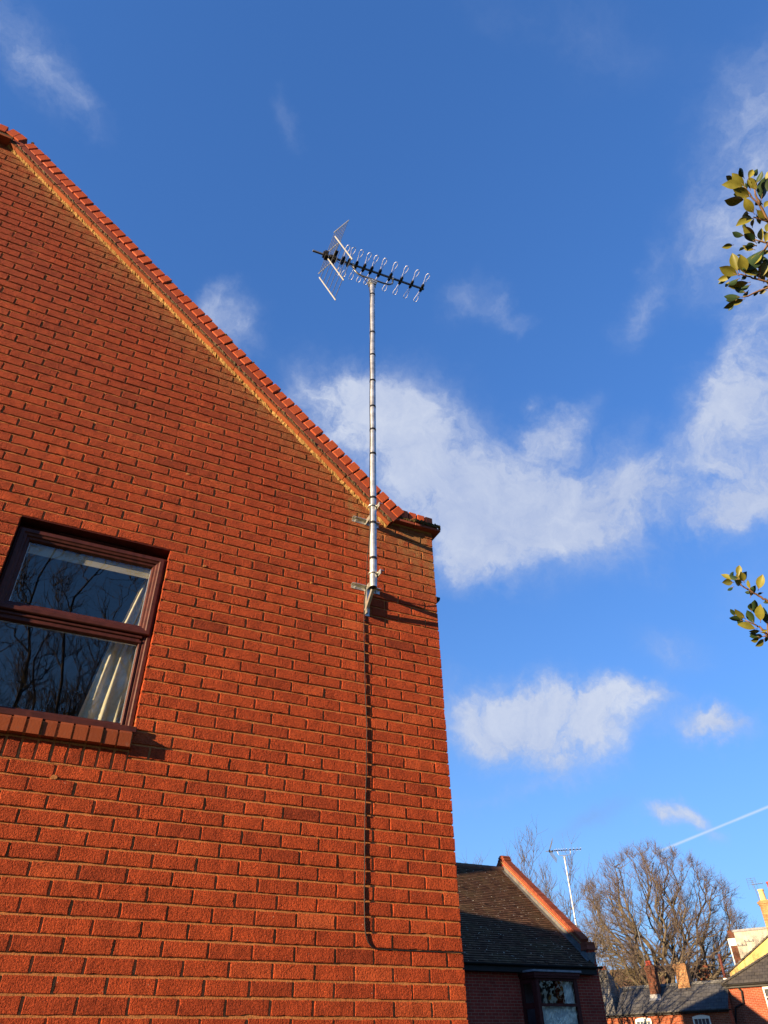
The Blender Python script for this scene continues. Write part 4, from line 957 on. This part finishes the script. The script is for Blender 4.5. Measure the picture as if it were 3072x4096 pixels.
m = MB(); m.tube([(c1b[0]-.30, 1.2, EZ+.9), (c1b[0]-.34, 1.2, c1t[2]+2.1)], .018, 6); m.build('aerial_pole', M['zinc'], o)
c2b = fplane(2736, 3943, RDEP-.3); c2t = fplane(2713, 3861, RDEP-.3); cw2 = abs(fplane(2751, 3935, RDEP-.3)[0]-fplane(2703, 3935, RDEP-.3)[0])
o = chim(cot, 'chimney', c2b[0], RDEP+.05, cw2, .75, EZ+.9, c2t[2]+.08, M['brick7'], .7)
m = MB(); m.box(c2b[0]-.16, c2b[0]+.05, RDEP-.2, RDEP+.2, c2t[2]+.081, c2t[2]+.15); m.build('chimney_cap', M['potcream'], o)
fl = fplane(2905, 3928, RDEP+.5); ft = fplane(2887, 3815, RDEP+.5)
m = MB(); m.tube([(fl[0], fl[1], EZ+.2), (fl[0], fl[1], ft[2])], .075, 10); o = m.build('flue_pipe', M['rust'], cot)
m = MB(); m.tube([(fl[0], fl[1], fl[2]-.15), (fl[0], fl[1], fl[2]+.18)], .13, 10); m.build('flue_collar', M['white'], o)

# adjoining roof on the left, same eave but a higher ridge
adj = empty('adjoining_house', BASE, 'house with pale grey tiled roof and red ridge end, left of the slate cottage', 'house', rz=FROT)
aD = 2.4; ax1 = xl-.03
rdx = fplane(2424, 3872, aD)
hx_ = ax1-.98; A = [(ax1-6, -.15, EZ-.02), (ax1, -.15, EZ-.02), (hx_, aD, rdx[2]), (ax1-6, aD, rdx[2]), (ax1, 2*aD, EZ-.02), (ax1-6, 2*aD, EZ-.02)]
m = MB(); m.poly([A[0], A[1], A[2], A[3]]); m.poly([A[1], A[4], A[2]]); m.poly([A[4], A[5], A[3], A[2]]); m.poly([A[0], A[5], A[4], A[1]]); m.poly([A[0], A[3], A[5]]); m.build('roof', M['slate3'], adj)
m = MB(); m.tube([(ax1-6, aD, rdx[2]-.02), (hx_+.02, aD, rdx[2]-.02)], .13, 8); m.build('ridge_tile', M['redtile'], adj)
m = MB(); m.box(ax1-6, ax1-.001, .0, .25, 0, EZ-.04); m.box(ax1-6, ax1-5.75, .251, 2*aD-.25, 0, EZ-.04); m.build('wall', M['brick3'], adj)

# red house on the right with hipped slate roof
HD0 = 1.1
rh = empty('red_house', BASE, 'red brick house with hipped slate roof and bent black downpipe at the right edge', 'house', rz=FROT)
e1 = fplane(2903, 3936, HD0-.2); e2 = fplane(3072, 3922, HD0-.2); hz = e1[2]-.02; hx = xr-.04
m = MB(); ww = fplane(3080, 3990, HD0); wxl = fplane(3056, 3975, HD0)[0]; wz1 = fplane(3062, 3947, HD0)[2]
wall_holes(m, hx, hx+9, HD0, HD0+.28, 0, hz, [(wxl+.02, wxl+1.08, wz1-1.6, wz1-.02)]); m.box(hx, hx+.28, HD0+.281, HD0+7, 0, hz); m.box(hx+8.7, hx+9, HD0+.281, HD0+7, 0, hz); m.build('wall', M['brick4'], rh)
sash(rh, wxl+.55, wz1, 1.1, 1.55, 3, 4, HD0, False)
hp = fplane(3072, 3826, HD0+2.4); run = 3.6
hipx = hx-.15+run; hipz = hz+run*(hp[2]-hz)/max(.5, (hp[0]-hx+.15))
m = MB(); y0_ = HD0-.22
m.poly([(hx-.18, y0_, hz), (hx+9.2, y0_, hz), (hx+9.2-run, y0_+run, hipz), (hipx, y0_+run, hipz)]); m.poly([(hx-.18, y0_+2*run, hz), (hx-.18, y0_, hz), (hipx, y0_+run, hipz)]); m.poly([(hx+9.2, y0_, hz), (hx+9.2, y0_+2*run, hz), (hx+9.2-run, y0_+run, hipz)]); m.poly([(hx+9.2, y0_+2*run, hz), (hx-.18, y0_+2*run, hz), (hipx, y0_+run, hipz), (hx+9.2-run, y0_+run, hipz)]); m.poly([(hx-.18, y0_, hz-.01), (hx-.18, y0_+2*run, hz-.01), (hx+9.2, y0_+2*run, hz-.01), (hx+9.2, y0_, hz-.01)])
ro = m.build('roof', M['slate2'], rh)
m = MB(); n = 22
for k in range(n):
    a = np.array([hx-.18, y0_, hz]); b = np.array([hipx, y0_+run, hipz]); p, q = a+(b-a)*k/n, a+(b-a)*(k+.93)/n; m.tube([p+np.array([0, 0, .03]), q+np.array([0, 0, .05])], .07, 6)
m.build('hip_tile', M['slate2'], ro)
m = MB(); m.prism([(hx-.2, y0_-.07+.06*cos(a), hz-.03+.07*sin(a)) for a in np.linspace(pi, 2*pi, 7)], (9.4, 0, 0)); m.box(hx, hx+9, y0_, HD0-.001, hz-.18, hz-.02); m.build('gutter', M['black'], rh)
P = [fplane(x, y, HD0-.1) for x, y in ((2949, 3943), (2951, 3950), (2966, 3965), (2972, 4005), (2974, 4012), (2943, 4030), (2942, 4035), (2945, 4100))]
m = MB(); m.tube(P, .045, 8); m.build('downpipe', M['black'], rh)

# yellow rendered gable behind it, with the big stock-brick chimney
yD = 7.5
yh = empty('yellow_house', BASE, 'house with bright yellow rendered gable and tall stock brick chimney at the right edge', 'house', rz=FROT)
ga = fplane(2918, 3892, yD); gb = fplane(3072, 3752, yD); slope = (gb[2]-ga[2])/(gb[0]-ga[0]); half = 5.2
apx, apz = ga[0]+half, ga[2]+slope*half
m = MB(); m.prism([(ga[0], yD, 0), (ga[0]+2*half, yD, 0), (ga[0]+2*half, yD, ga[2]), (apx, yD, apz), (ga[0], yD, ga[2])], (0, .3, 0)); m.box(ga[0], ga[0]+.3, yD+.301, yD+8, 0, ga[2]-.05); m.box(ga[0]+2*half-.3, ga[0]+2*half, yD+.301, yD+8, 0, ga[2]-.05); m.build('wall', M['render'], yh)
m = MB()
for k in range(26):
    u = k/26; v = (k+1)/26
    for s in (1, -1):
        xa = ga[0]-.1+(half+.1)*u if s > 0 else ga[0]+2*half+.1-(half+.1)*u; xb = ga[0]-.1+(half+.1)*v if s > 0 else ga[0]+2*half+.1-(half+.1)*v
        za = ga[2]-.05+(apz-ga[2]+.08)*u; zb = ga[2]-.05+(apz-ga[2]+.08)*v; j = RNG.uniform(0, .03)
        m.prism([(xa, yD-.06-j, za+.02), (xb, yD-.06-j, zb+.02), (xb, yD-.06-j, zb+.09), (xa, yD-.06-j, za+.11+j)], (0, 8, 0))
m.build('roof', M['slate2'], yh)
k1 = fplane(3037, 3610, yD+1.0); kb = fplane(3068, 3745, yD+1.0); kz = fplane(3028, 3603, yD+1.0)[2]
kx = fplane(3031, 3625, yD+1.0)[0]+.12
o = chim(yh, 'chimney', kx+.72, yD+1.5, 1.44, .9, ga[2]+.5, kz, M['brick5'], 1.6)
pc = fplane(3040, 3595, yD+1.3); pot(o, kx+.30, yD+1.35, kz, .19, .68, M['potcream']); pot(o, kx+.98, yD+1.3, kz-.10, .21, 1.15, M['potred'])
m = MB(); ax_ = kx-.02; m.tube([(ax_+.1, yD+1.2, kz-.3), (ax_, yD+1.2, kz+1.25)], .02, 6)
for z in (1.0, 1.12, 1.24, 1.36): m.tube([(ax_-.32, yD+1.2, kz+z), (ax_+.2, yD+1.2, kz+z)], .008, 4)
for x_ in (-.32, -.06, .2): m.tube([(ax_+x_, yD+1.2, kz+.72), (ax_+x_, yD+1.2, kz+1.40)], .008, 4)
m.tube([(ax_-.1, yD+1.2, kz+.98), (ax_+.62, yD+1.2, kz+1.0)], .016, 5)
for k in range(6): m.tube([(ax_+.05+k*.1, yD+.95, kz+.99), (ax_+.05+k*.1, yD+1.45, kz+.99)], .008, 4)
tag(m.build('chimney_aerial', M['boom'], None), 'small grid aerial strapped to the stock brick chimney beside its cream pot', 'aerial')
ca_ = bpy.data.objects['chimney_aerial']; ca_.location = BASE; ca_.rotation_euler = (0, 0, FROT)

# grey panelled building behind
pD = 11.0
pb = empty('panelled_building', BASE, 'pale grey panelled flat-topped building with a brown side strip behind the yellow gable', 'building', rz=FROT)
q1 = fplane(2934, 3729, pD); q2 = fplane(2972, 3850, pD); px0 = q1[0]; pz = q1[2]
m = MB(); 
for k in range(7): m.box(px0+.78*k, px0+.78*k+.772, pD+RNG.uniform(0, .012), pD+5, 0, pz-.001)
m.build('wall', M['panel'], pb)
m = MB(); m.box(px0-.08, px0+5.6, pD-.06, pD+5, pz, pz+.13); m.build('roof_edge', M['lead'], pb)
for (px_, py_) in ((2995, 3766), (2968, 3782)):
    q = fplane(px_, py_, pD-.05); m = MB(); m.tube([(q[0]-.28, pD-.05, q[2]), (q[0]+.28, pD-.05, q[2]+.02)], .02, 5)
    for s in (-.26, 0, .26): m.box(q[0]+s-.02, q[0]+s+.02, pD-.08, pD-.005, q[2]-.02, q[2]+.12)
    m.build('rail', M['lead'], pb)
m = MB(); m.box(px0-.42, px0-.02, pD+.06, pD+2, 0, q2[2]+1.9); m.build('tile_hanging', M['brick6'], pb)
w_ = fplane(2930, 3762, pD); m = MB(); m.box(px0-.50, px0-.012, pD-.02, pD+2.1, w_[2]-.30, w_[2]+.12); m.build('white_box', M['white'], pb)
m = MB(); m.tube([(px0-.46, pD, w_[2]-.3), (px0-.46, pD, 0)], .035, 6); m.build('downpipe', M['white'], pb)

# roofs glimpsed among the branches behind the cottage
fh = empty('distant_house', BASE, 'dark brown roofed house low behind the bare trees and the slate cottage', 'house', rz=FROT)
dD = 24; d1 = fplane(2440, 3880, dD); d2 = fplane(2600, 3868, dD)
m = MB(); m.prism([(d1[0], dD-3, d1[2]-2.4), (d1[0], dD, d1[2]), (d1[0], dD+3, d1[2]-2.4)], (d2[0]-d1[0]+1.5, 0, 0)); m.build('roof', M['tile1'], fh)
m = MB(); m.box(d1[0]+.2, d2[0]+1.3, dD-2.7, dD+2.7, 0, d1[2]-2.401); m.build('wall', M['brick6'], fh)
dD = 26; d1 = fplane(2778, 3868, dD); m = MB(); m.box(d1[0]-.1, d1[0]+1.1, dD, dD+.9, 0, d1[2]+.1); 
for k in (0.1, .5, .9): m.tube([(d1[0]+k, dD+.45, d1[2]+.1), (d1[0]+k, dD+.45, d1[2]+.5)], .13, 8)
tag(m.build('distant_chimney', M['brick3']), 'small orange chimney stack glimpsed between bare branches right of the ridge chimney', 'chimney')
dc = bpy.data.objects['distant_chimney']; dc.location = BASE; dc.rotation_euler = (0, 0, FROT)
# ------------------------------------------------------------------ bare winter trees
class Tree:
    def __init__(self, seed): self.r = random.Random(seed); self.nr = np.random.RandomState(seed); self.T = MB(); self.C = MB(); self.E = MB()
    def curve(self, p0, p1, bend, n, wob):
        p0, p1 = np.array(p0, float), np.array(p1, float); L = np.linalg.norm(p1-p0); c = (p0+p1)/2 + np.array(bend)*L
        out = []; ph = self.nr.uniform(0, 6.28, 3); fr = self.nr.uniform(1.5, 3.5, 3)
        for i in range(n+1):
            t = i/n; q = p0*(1-t)**2 + c*2*t*(1-t) + p1*t*t
            out.append(q + np.sin(ph+fr*6.28*t)*wob*L*min(t*3, 1))
        return out
    def limb(self, mb, pts, r0_, r1_, n): mb.tube(pts, [r0_+(r1_-r0_)*(i/(len(pts)-1))**.8 for i in range(len(pts))], n, cap=False)
    def twig(self, p, d, L, r, depth, up, kids=(2, 4), n=3):
        """fine shoot with a few side shoots"""
        R = self.r; d = np.array(d, float); d /= np.linalg.norm(d)+1e-9; pts = [np.array(p, float)]; k = 4
        for i in range(k):
            d = d + np.array([R.gauss(0, .16), R.gauss(0, .16), R.gauss(0, .12)+up]); d /= np.linalg.norm(d); pts.append(pts[-1]+d*L/k)
        self.C.tube(pts, [r, r*.85, r*.7, r*.5, r*.3], n, cap=False)
        if depth > 0:
            for q in range(R.randint(*kids)):
                i = R.randint(1, k-1); a = np.array([R.gauss(0, 1), R.gauss(0, 1), R.gauss(.25, .6)]); a /= np.linalg.norm(a)
                dd = (pts[i+1]-pts[i])/np.linalg.norm(pts[i+1]-pts[i])*.9 + a*.8
                self.twig(pts[i], dd, L*R.uniform(.45, .75), r*.62, depth-1, up, kids, n)
    def finish(self, name, base, label, group, barkm, twigm, extra=None):
        o = empty(name, base, label, 'tree', group); b = np.array(base, float)
        for mb, nm, mt in ((self.T, 'trunk', barkm), (self.C, 'crown', twigm), (self.E, 'mistletoe', extra)):
            if not mb.v or mt is None: continue
            mb.v = [(x-b[0], y-b[1], z-b[2]) for x, y, z in mb.v]; mb.build(nm, mt, o, smooth=True)
        return o
def dome_tree(name, base, H, Wd, fork, limbs, subs, shoots, shoot_len, rt, seed, label, group, barkm, twigm, up=.10, spread=1.0, depth=1, lean=(0, 0), tw=.011, low=.15, cf=.38, lk=.5, sk=.36):
    """trunk that forks into limbs reaching an egg-shaped crown; knuckles on the limbs carry upright shoots"""
    t = Tree(seed); R = t.r; base = np.array(base, float); fk = base+np.array([lean[0], lean[1], fork])
    t.limb(t.T, t.curve(base-np.array([0, 0, .2]), fk, (R.uniform(-.05, .05), R.uniform(-.05, .05), 0), 6, .01), rt, rt*.8, 10)
    cz = base[2]+fork+(H-fork)*cf; rz = base[2]+H-cz
    for i in range(limbs):
        az = 2*pi*(i+R.uniform(-.3, .3))/limbs*1.0; el = math.asin(min(.99, low+(1-low)*((i*0.618+R.uniform(-.06, .06)) % 1)))
        k = R.uniform(.84, .98)
        end = np.array([base[0]+lean[0]+Wd*cos(el)*cos(az)*k, base[1]+lean[1]+Wd*cos(el)*sin(az)*k, cz+rz*sin(el)*k])
        pts = t.curve(fk+np.array([R.gauss(0, rt*.3), R.gauss(0, rt*.3), R.uniform(-.6, .2)]), end, (cos(az)*.14*spread*cos(el), sin(az)*.14*spread*cos(el), -.05+.10*(1-sin(el))), 14, .022)
        rl_ = rt*R.uniform(lk*.8, lk*1.15); t.limb(t.T, pts, rl_, rl_*.18, 7)
        for s in range(subs):
            u = .28+.72*(s+R.random())/subs; ii = min(13, int(u*14)); p = pts[ii]+(pts[ii+1]-pts[ii])*(u*14-ii if ii < 13 else .9)
            tan = pts[ii+1]-pts[ii]; tan /= np.linalg.norm(tan)
            a = np.array([R.gauss(0, 1), R.gauss(0, 1), R.gauss(.15, .7)]); a -= tan*(a@tan); a /= np.linalg.norm(a)+1e-9
            out = p-np.array([base[0], base[1], cz-rz*.3]); out /= np.linalg.norm(out)
            Ls = (Wd*sk+H*.03)*R.uniform(.55, 1.1)*(1.15-u*.55)
            e = p + (a*.75+out*.45+tan*.5)*Ls*.8; e[2] += .12*Ls
            q_ = (e-np.array([base[0]+lean[0], base[1]+lean[1], cz]))/np.array([Wd*1.02, Wd*1.02, rz*1.0]); qn = np.linalg.norm(q_)
            if qn > 1: e = np.array([base[0]+lean[0], base[1]+lean[1], cz]) + q_/qn*np.array([Wd*1.02, Wd*1.02, rz*1.0])*R.uniform(.93, 1.0)
            sp = t.curve(p, e, (0, 0, R.uniform(-.12, .05)), 7, .035); rs = max(.018, rl_*(1-.75*u)*.55); t.limb(t.T, sp, rs, rs*.3, 5)
            for h in range(shoots):
                v = R.uniform(.3, 1.0) if h % 3 else 1.0; jj = min(6, int(v*7)); pp = sp[jj]+(sp[jj+1]-sp[jj])*(v*7-jj if jj < 6 else .95)
                dd = out*.8+np.array([R.gauss(0, .6), R.gauss(0, .6), R.gauss(.35, .5)])
                t.twig(pp, dd, shoot_len*R.uniform(.5, 1.15), tw, depth, up)
    return t.finish(name, base, label, group, barkm, twigm)
TG = 'bare winter trees'
b = at_h(2690, 3930, 74); dome_tree('bare_tree', (b[0], b[1], 0), 17.0, 6.7, 4.4, 22, 18, 16, .92, .62, 11, 'largest bare tree with dome of thick limbs and reddish shoots behind the slate cottage', TG, M['bark1'], M['twig1'], up=.07, low=-.25, tw=.0115, cf=.50, lk=.36, sk=.52)
b = at_h(2120, 3600, 46); dome_tree('bare_tree', (b[0], b[1], 0), 11.9, 4.5, 2.0, 13, 10, 7, 1.4, .13, 21, 'slender bare tree with thin upright twigs behind the tiled house roof', TG, M['darkbark'], M['twig2'], up=.14, depth=1, tw=.0125)
b = at_h(2395, 3800, 56); dome_tree('bare_tree', (b[0], b[1], 0), 9.0, 3.4, 2.2, 10, 8, 9, .9, .17, 31, 'low bare tree with tan lichened twigs between the second aerial and the big tree', TG, M['bark1'], M['twig3'], up=.04, low=-.1, tw=.011)
b = at_h(2860, 3850, 92); dome_tree('bare_tree', (b[0], b[1], 0), 12.0, 5.6, 2.5, 14, 10, 11, 1.3, .28, 41, 'dark tangled bare tree behind the rusty flue pipe, right of the big tree', TG, M['darkbark'], M['twig1'], up=.05, low=-.1, tw=.016)
b = at_h(2945, 3790, 105); dome_tree('bare_tree', (b[0], b[1], 0), 14.2, 4.6, 3.0, 9, 7, 8, 1.5, .26, 51, 'distant bare tree above the left end of the panelled building', TG, M['darkbark'], M['twig2'], up=.06, tw=.016)
b = at_h(3022, 3790, 110); dome_tree('bare_tree', (b[0], b[1], 0), 15.4, 4.2, 3.0, 8, 7, 7, 1.5, .26, 61, 'distant bare tree beside the stock brick chimney, above the panelled roof', TG, M['darkbark'], M['twig2'], up=.06, tw=.016)
b = at_h(2560, 3900, 84); dome_tree('bare_tree', (b[0], b[1], 0), 8.2, 4.6, 1.2, 11, 9, 10, 1.1, .2, 71, 'low thicket-like bare tree in front of the dark distant roof, left of the pot chimney', TG, M['bark1'], M['twig3'], up=.02, low=-.2, tw=.014)
b = at_h(2400, 4010, 38); dome_tree('bare_tree', (b[0], b[1], 0), 5.0, 1.5, 1.6, 7, 6, 5, .8, .07, 81, 'small dark bare sapling whose twigs cross the pale grey tiled roof', TG, M['darkbark'], M['darkbark'], up=-.02, low=-.2, tw=.006)
# trees behind the viewer, seen mirrored in the window of the near house
for (x, y, H, Wd, sd, lb) in ((-3.6, -15.5, 15.5, 4.2, 91, 'bare tree whose trunk and limbs are mirrored at the left of the near window glass'), (1.2, -19.0, 17.5, 5.0, 92, 'bare tree mirrored faintly at the right of the near window glass'), (-9.0, -20.0, 17.0, 5.0, 93, 'bare tree mirrored at the extreme left edge of the near window glass')):
    dome_tree('bare_tree', (x, y, 0), H, Wd, 2.6, 14, 11, 10, 1.2, .17, sd, lb, TG, M['darkbark'], M['darkbark'], up=.06, low=-.1, tw=.011)
# unseen screen of leaves behind the viewer, added to darken the bay window's reflection
hg = MB(); R9 = random.Random(77)
for k in range(14000):
    x = R9.uniform(-8, 80); z = 11*R9.random()**.8; y = -30+R9.gauss(0, .9)
    a, b, c = R9.uniform(0, 6.28), R9.uniform(-1, 1), R9.uniform(.12, .3); d1 = np.array([cos(a), sin(a), b])*c; d2 = np.array([-sin(a)*.4, cos(a)*.4, .8])*c
    p = np.array([x, y, z+R9.gauss(0, .25)]); hg.quad(p-d1, p-d2, p+d1, p+d2)
M['leaf_screen'] = simple('screen_leaves', (.035, .045, .018), .8, .4, 2.0)
tag(hg.build('leaf_screen', M['leaf_screen']), 'unseen screen of dark leaves added to darken the reflection in the shaded bay window', 'leaf_screen')

# ------------------------------------------------------------------ evergreen sprays reaching in at the right
PF = 2.25
pl_ = empty('evergreen_tree', (1.3, -2.6, 0), 'evergreen with leathery yellow-green leaves on twigs reaching in from the right edge', 'tree')
PB = np.array([1.3, -2.6, 0.0])
class MBP(MBL): pass
stem = MBP(PB); leaf = MBP(PB)
def pp(o, sc, x, y, dz=0.0): return at_f(o[0]+x/sc, o[1]+y/sc, PF+dz)
O6, S6 = (2800, 600), 3.16; O7, S7 = (2800, 2200), 4.915
def stemline(o, sc, pts, r0_, r1_, dz=0.0):
    P = [pp(o, sc, x, y, dz) for x, y in pts]; Q = [P[0]]
    for a, b in zip(P[:-1], P[1:]):
        for t in (.33, .66, 1): Q.append(a+(b-a)*t+np.array([RNG.gauss(0, .0008) for _ in range(3)]))
    stem.tube(Q, [r0_+(r1_-r0_)*i/(len(Q)-1) for i in range(len(Q))], 7)
    return P
EXT = []
for pts in ([(1150, 1760), (860, 1670), (700, 1630), (600, 1590), (480, 1570)], [(1150, 1640), (860, 1745), (750, 1780), (610, 1840), (540, 1860)], [(1200, 1300), (860, 1180), (780, 1160), (700, 1130)],
            [(1200, 1180), (860, 905), (760, 700), (660, 600), (570, 470)], [(860, 905), (740, 870), (680, 850)], [(860, 1180), (800, 1290), (760, 1500), (740, 1640)], [(760, 700), (700, 560), (690, 500)]):
    P = stemline(O6, S6, pts, .0038, .0020); EXT.append(P[0])
for pts in ([(1700, 1150), (1337, 1010), (1250, 960), (1100, 870), (980, 790), (820, 700), (770, 600)], [(1700, 1650), (1337, 1700), (1240, 1690)], [(1337, 1700), (1200, 1530), (1100, 1480), (900, 1380)], [(1337, 1700), (1330, 1500), (1340, 1420)]):
    P = stemline(O7, S7, pts, .0042, .0018); EXT.append(P[0])
def add_leaf(b, t, wid, tilt, curl, tone):
    """b, t: base and tip points; leaf folded along its midrib, underside mostly turned down to the left"""
    b, t = np.array(b), np.array(t); L = np.linalg.norm(t-b); d = (t-b)/L; view = b-EYE; view /= np.linalg.norm(view)
    side = np.cross(d, view); side /= np.linalg.norm(side); nrm = np.cross(side, d)          # nrm points away from the viewer
    if nrm@view < 0: nrm = -nrm
    side, nrm = side*cos(tilt)+nrm*sin(tilt), nrm*cos(tilt)-side*sin(tilt)
    n = 9; R = []; prof = [.08, .42, .72, .91, 1.0, 1.0, .90, .68, .36, .0]
    pet = .12
    for i in range(n+1):
        u = i/n; c = b + d*L*(pet+(1-pet)*u) + nrm*(curl*L*(u-.5)**2*1.4) - nrm*curl*L*.3
        w = wid*L*.5*prof[i]; f = .42*w
        R.append([leaf.vert(c - side*w + nrm*(-f)), leaf.vert(c - side*w*.5 + nrm*(-f*.42)), leaf.vert(c + nrm*.0), leaf.vert(c + side*w*.5 + nrm*(-f*.42)), leaf.vert(c + side*w + nrm*(-f))])
    leaf.tone = tone
    flip = np.dot(np.cross(side, d), nrm) > 0      # front of the face = upper, dark side; the back = pale underside
    for i in range(n):
        for j in range(4):
            q = (R[i][j], R[i][j+1], R[i+1][j+1], R[i+1][j]); leaf.face(q if flip else q[::-1])
    stem.tube([b, b+d*L*pet*.5, np.array(leaf.v[R[0][2]]), b+d*L*(pet+.2)+nrm*(curl*L*(.3**2)*1.4-curl*L*.3)], [.0011, .001, .0009, .0005], 5)
L6 = [((575,480),(270,440)),((580,475),(400,290)),((560,360),(500,225)),((640,510),(600,370)),((605,370),(670,245)),((700,440),(785,262)),((770,660),(830,330)),((650,600),(415,500)),((580,630),(305,635)),((690,815),(560,600)),((620,800),(530,840)),((690,850),(450,965)),((700,740),(835,890)),((800,740),(880,640)),((680,870),(500,885)),((660,985),(680,870)),((720,1110),(545,960)),((570,1085),(405,1040)),((720,1180),(555,1060)),((790,1170),(775,985)),((700,1265),(535,1205)),((580,1230),(492,1275)),((840,1230),(530,1510)),((790,1290),(640,1470)),((480,1560),(405,1300)),((575,1580),(510,1320)),((500,1590),(240,1480)),((420,1590),(222,1645)),((640,1670),(345,1720)),((760,1500),(640,1410)),((590,1810),(430,1735)),((640,1700),(515,1765)),((540,1860),(300,1850)),((570,1880),(380,1960)),((870,1640),(790,1480)),((740,1770),(680,1850)),((850,1770),(745,1820)),((780,1560),(520,1530)),((650,1590),(600,1420)),((860,1050),(800,1040)),((880,420),(850,270)),((760,700),(700,660)),((900,1500),(800,1340)),((760,1640),(820,1400)),((880,1260),(800,1330)),((700,1640),(690,1580)),((900,900),(840,1040)),((860,560),(900,330)),((640,1560),(700,1420)),((850,1720),(900,1600)),((500,1620),(350,1700)),((600,560),(420,560)),((880,1420),(830,1560)),((820,1180),(860,1040))]
L7 = [((745,540),(775,295)),((690,600),(410,480)),((765,600),(570,490)),((670,635),(430,640)),((800,700),(675,600)),((830,610),(920,420)),((990,790),(940,580)),((1140,800),(1235,475)),((1015,845),(880,830)),((1420,990),(1240,1035)),((900,1360),(680,1155)),((880,1345),(710,1270)),((890,1400),(570,1335)),((1080,1470),(920,1180)),((1010,1210),(990,1045)),((1130,1550),(725,1465)),((1190,1430),(1190,1060)),((1330,1500),(1245,1120)),((1200,1590),(960,1600)),((1190,1720),(970,1640)),((1180,1735),(995,1785)),((1270,1740),(1085,1895)),((1190,1590),(1330,1570)),((1500,1500),(1380,1180)),((1500,1700),(1350,1900)),((870,640),(800,420))]
R_ = random.Random(5)
for (o, sc, LL) in ((O6, S6, L6), (O7, S7, L7)):
    for (bq, tq) in LL:
        dz = R_.uniform(-.04, .04); b = pp(o, sc, *bq, dz=dz*.3); t = pp(o, sc, *tq, dz=dz*.5+R_.uniform(-.02, .02))
        dist = math.hypot(tq[0]-bq[0], tq[1]-bq[1])/sc
        add_leaf(b, t, R_.uniform(.38, .47) if dist > 40 else R_.uniform(.45, .6), (pi if R_.random() < .36 else 0)+R_.choice([-1, 1])*R_.uniform(.0, .7), R_.uniform(-.10, .18), R_.random())
        if R_.random() < .6:                               # a second leaf tucked behind
            off = np.array([R_.gauss(0, .012) for _ in range(3)])+ray(1536, 2048)*R_.uniform(.01, .05); a_ = R_.uniform(-.7, .7); v_ = t-b
            v_ = v_*cos(a_)+np.cross(fw, v_)*sin(a_)
            if (b+v_-EYE)@RT > (b-EYE)@RT-.055: add_leaf(b+off, b+off+v_*R_.uniform(.6, .95), R_.uniform(.38, .5), (pi if R_.random() < .55 else 0)+R_.uniform(-.7, .7), R_.uniform(-.1, .18), R_.random())
# more of the same tree out of the frame to the right, so that the sprays have something to grow from
trunk = MBP(PB); tp = np.array([1.3, -2.6, 0]); top = np.array([1.55, -2.5, 4.6])
trunk.tube([tp, tp*.6+top*.4+np.array([.05, 0, 0]), top], [.09, .07, .02], 10)
for i, p in enumerate(EXT):
    h = .35+.06*i; q = tp+(top-tp)*min(.97, max(.25, (p[2]-.5)/4.6)); trunk.tube([q, (q+p)/2+np.array([0, 0, -.06]), p], [.018, .010, .0042], 7)
for i in range(150):
    u = R_.uniform(.35, 1.0); c = tp+(top-tp)*u; a = R_.uniform(-1.0, 2.0); r = R_.uniform(.15, .75); b = c+np.array([cos(a)*r, sin(a)*r, R_.uniform(-.1, .5)])
    if (b-EYE)@RT/((b-EYE)@fw) < .60: continue
    stem.tube([c, (b+c)/2+np.array([0, 0, .04]), b], [.006, .004, .002], 5, cap=False)
    for k in range(7):
        d = np.array([R_.gauss(0, 1), R_.gauss(0, 1), R_.gauss(.2, .6)]); d /= np.linalg.norm(d)
        add_leaf(b-d*0+np.array([R_.gauss(0, .02) for _ in range(3)]), b+d*.065, .46, R_.uniform(-.6, .6), R_.uniform(-.1, .15), R_.random())
trunk.build('trunk', M['darkbark'], pl_, smooth=True); stem.build('twigs', M['leafstem'], pl_, smooth=True); leaf.build('leaves', M['leaf'], pl_, smooth=True, attr=True)
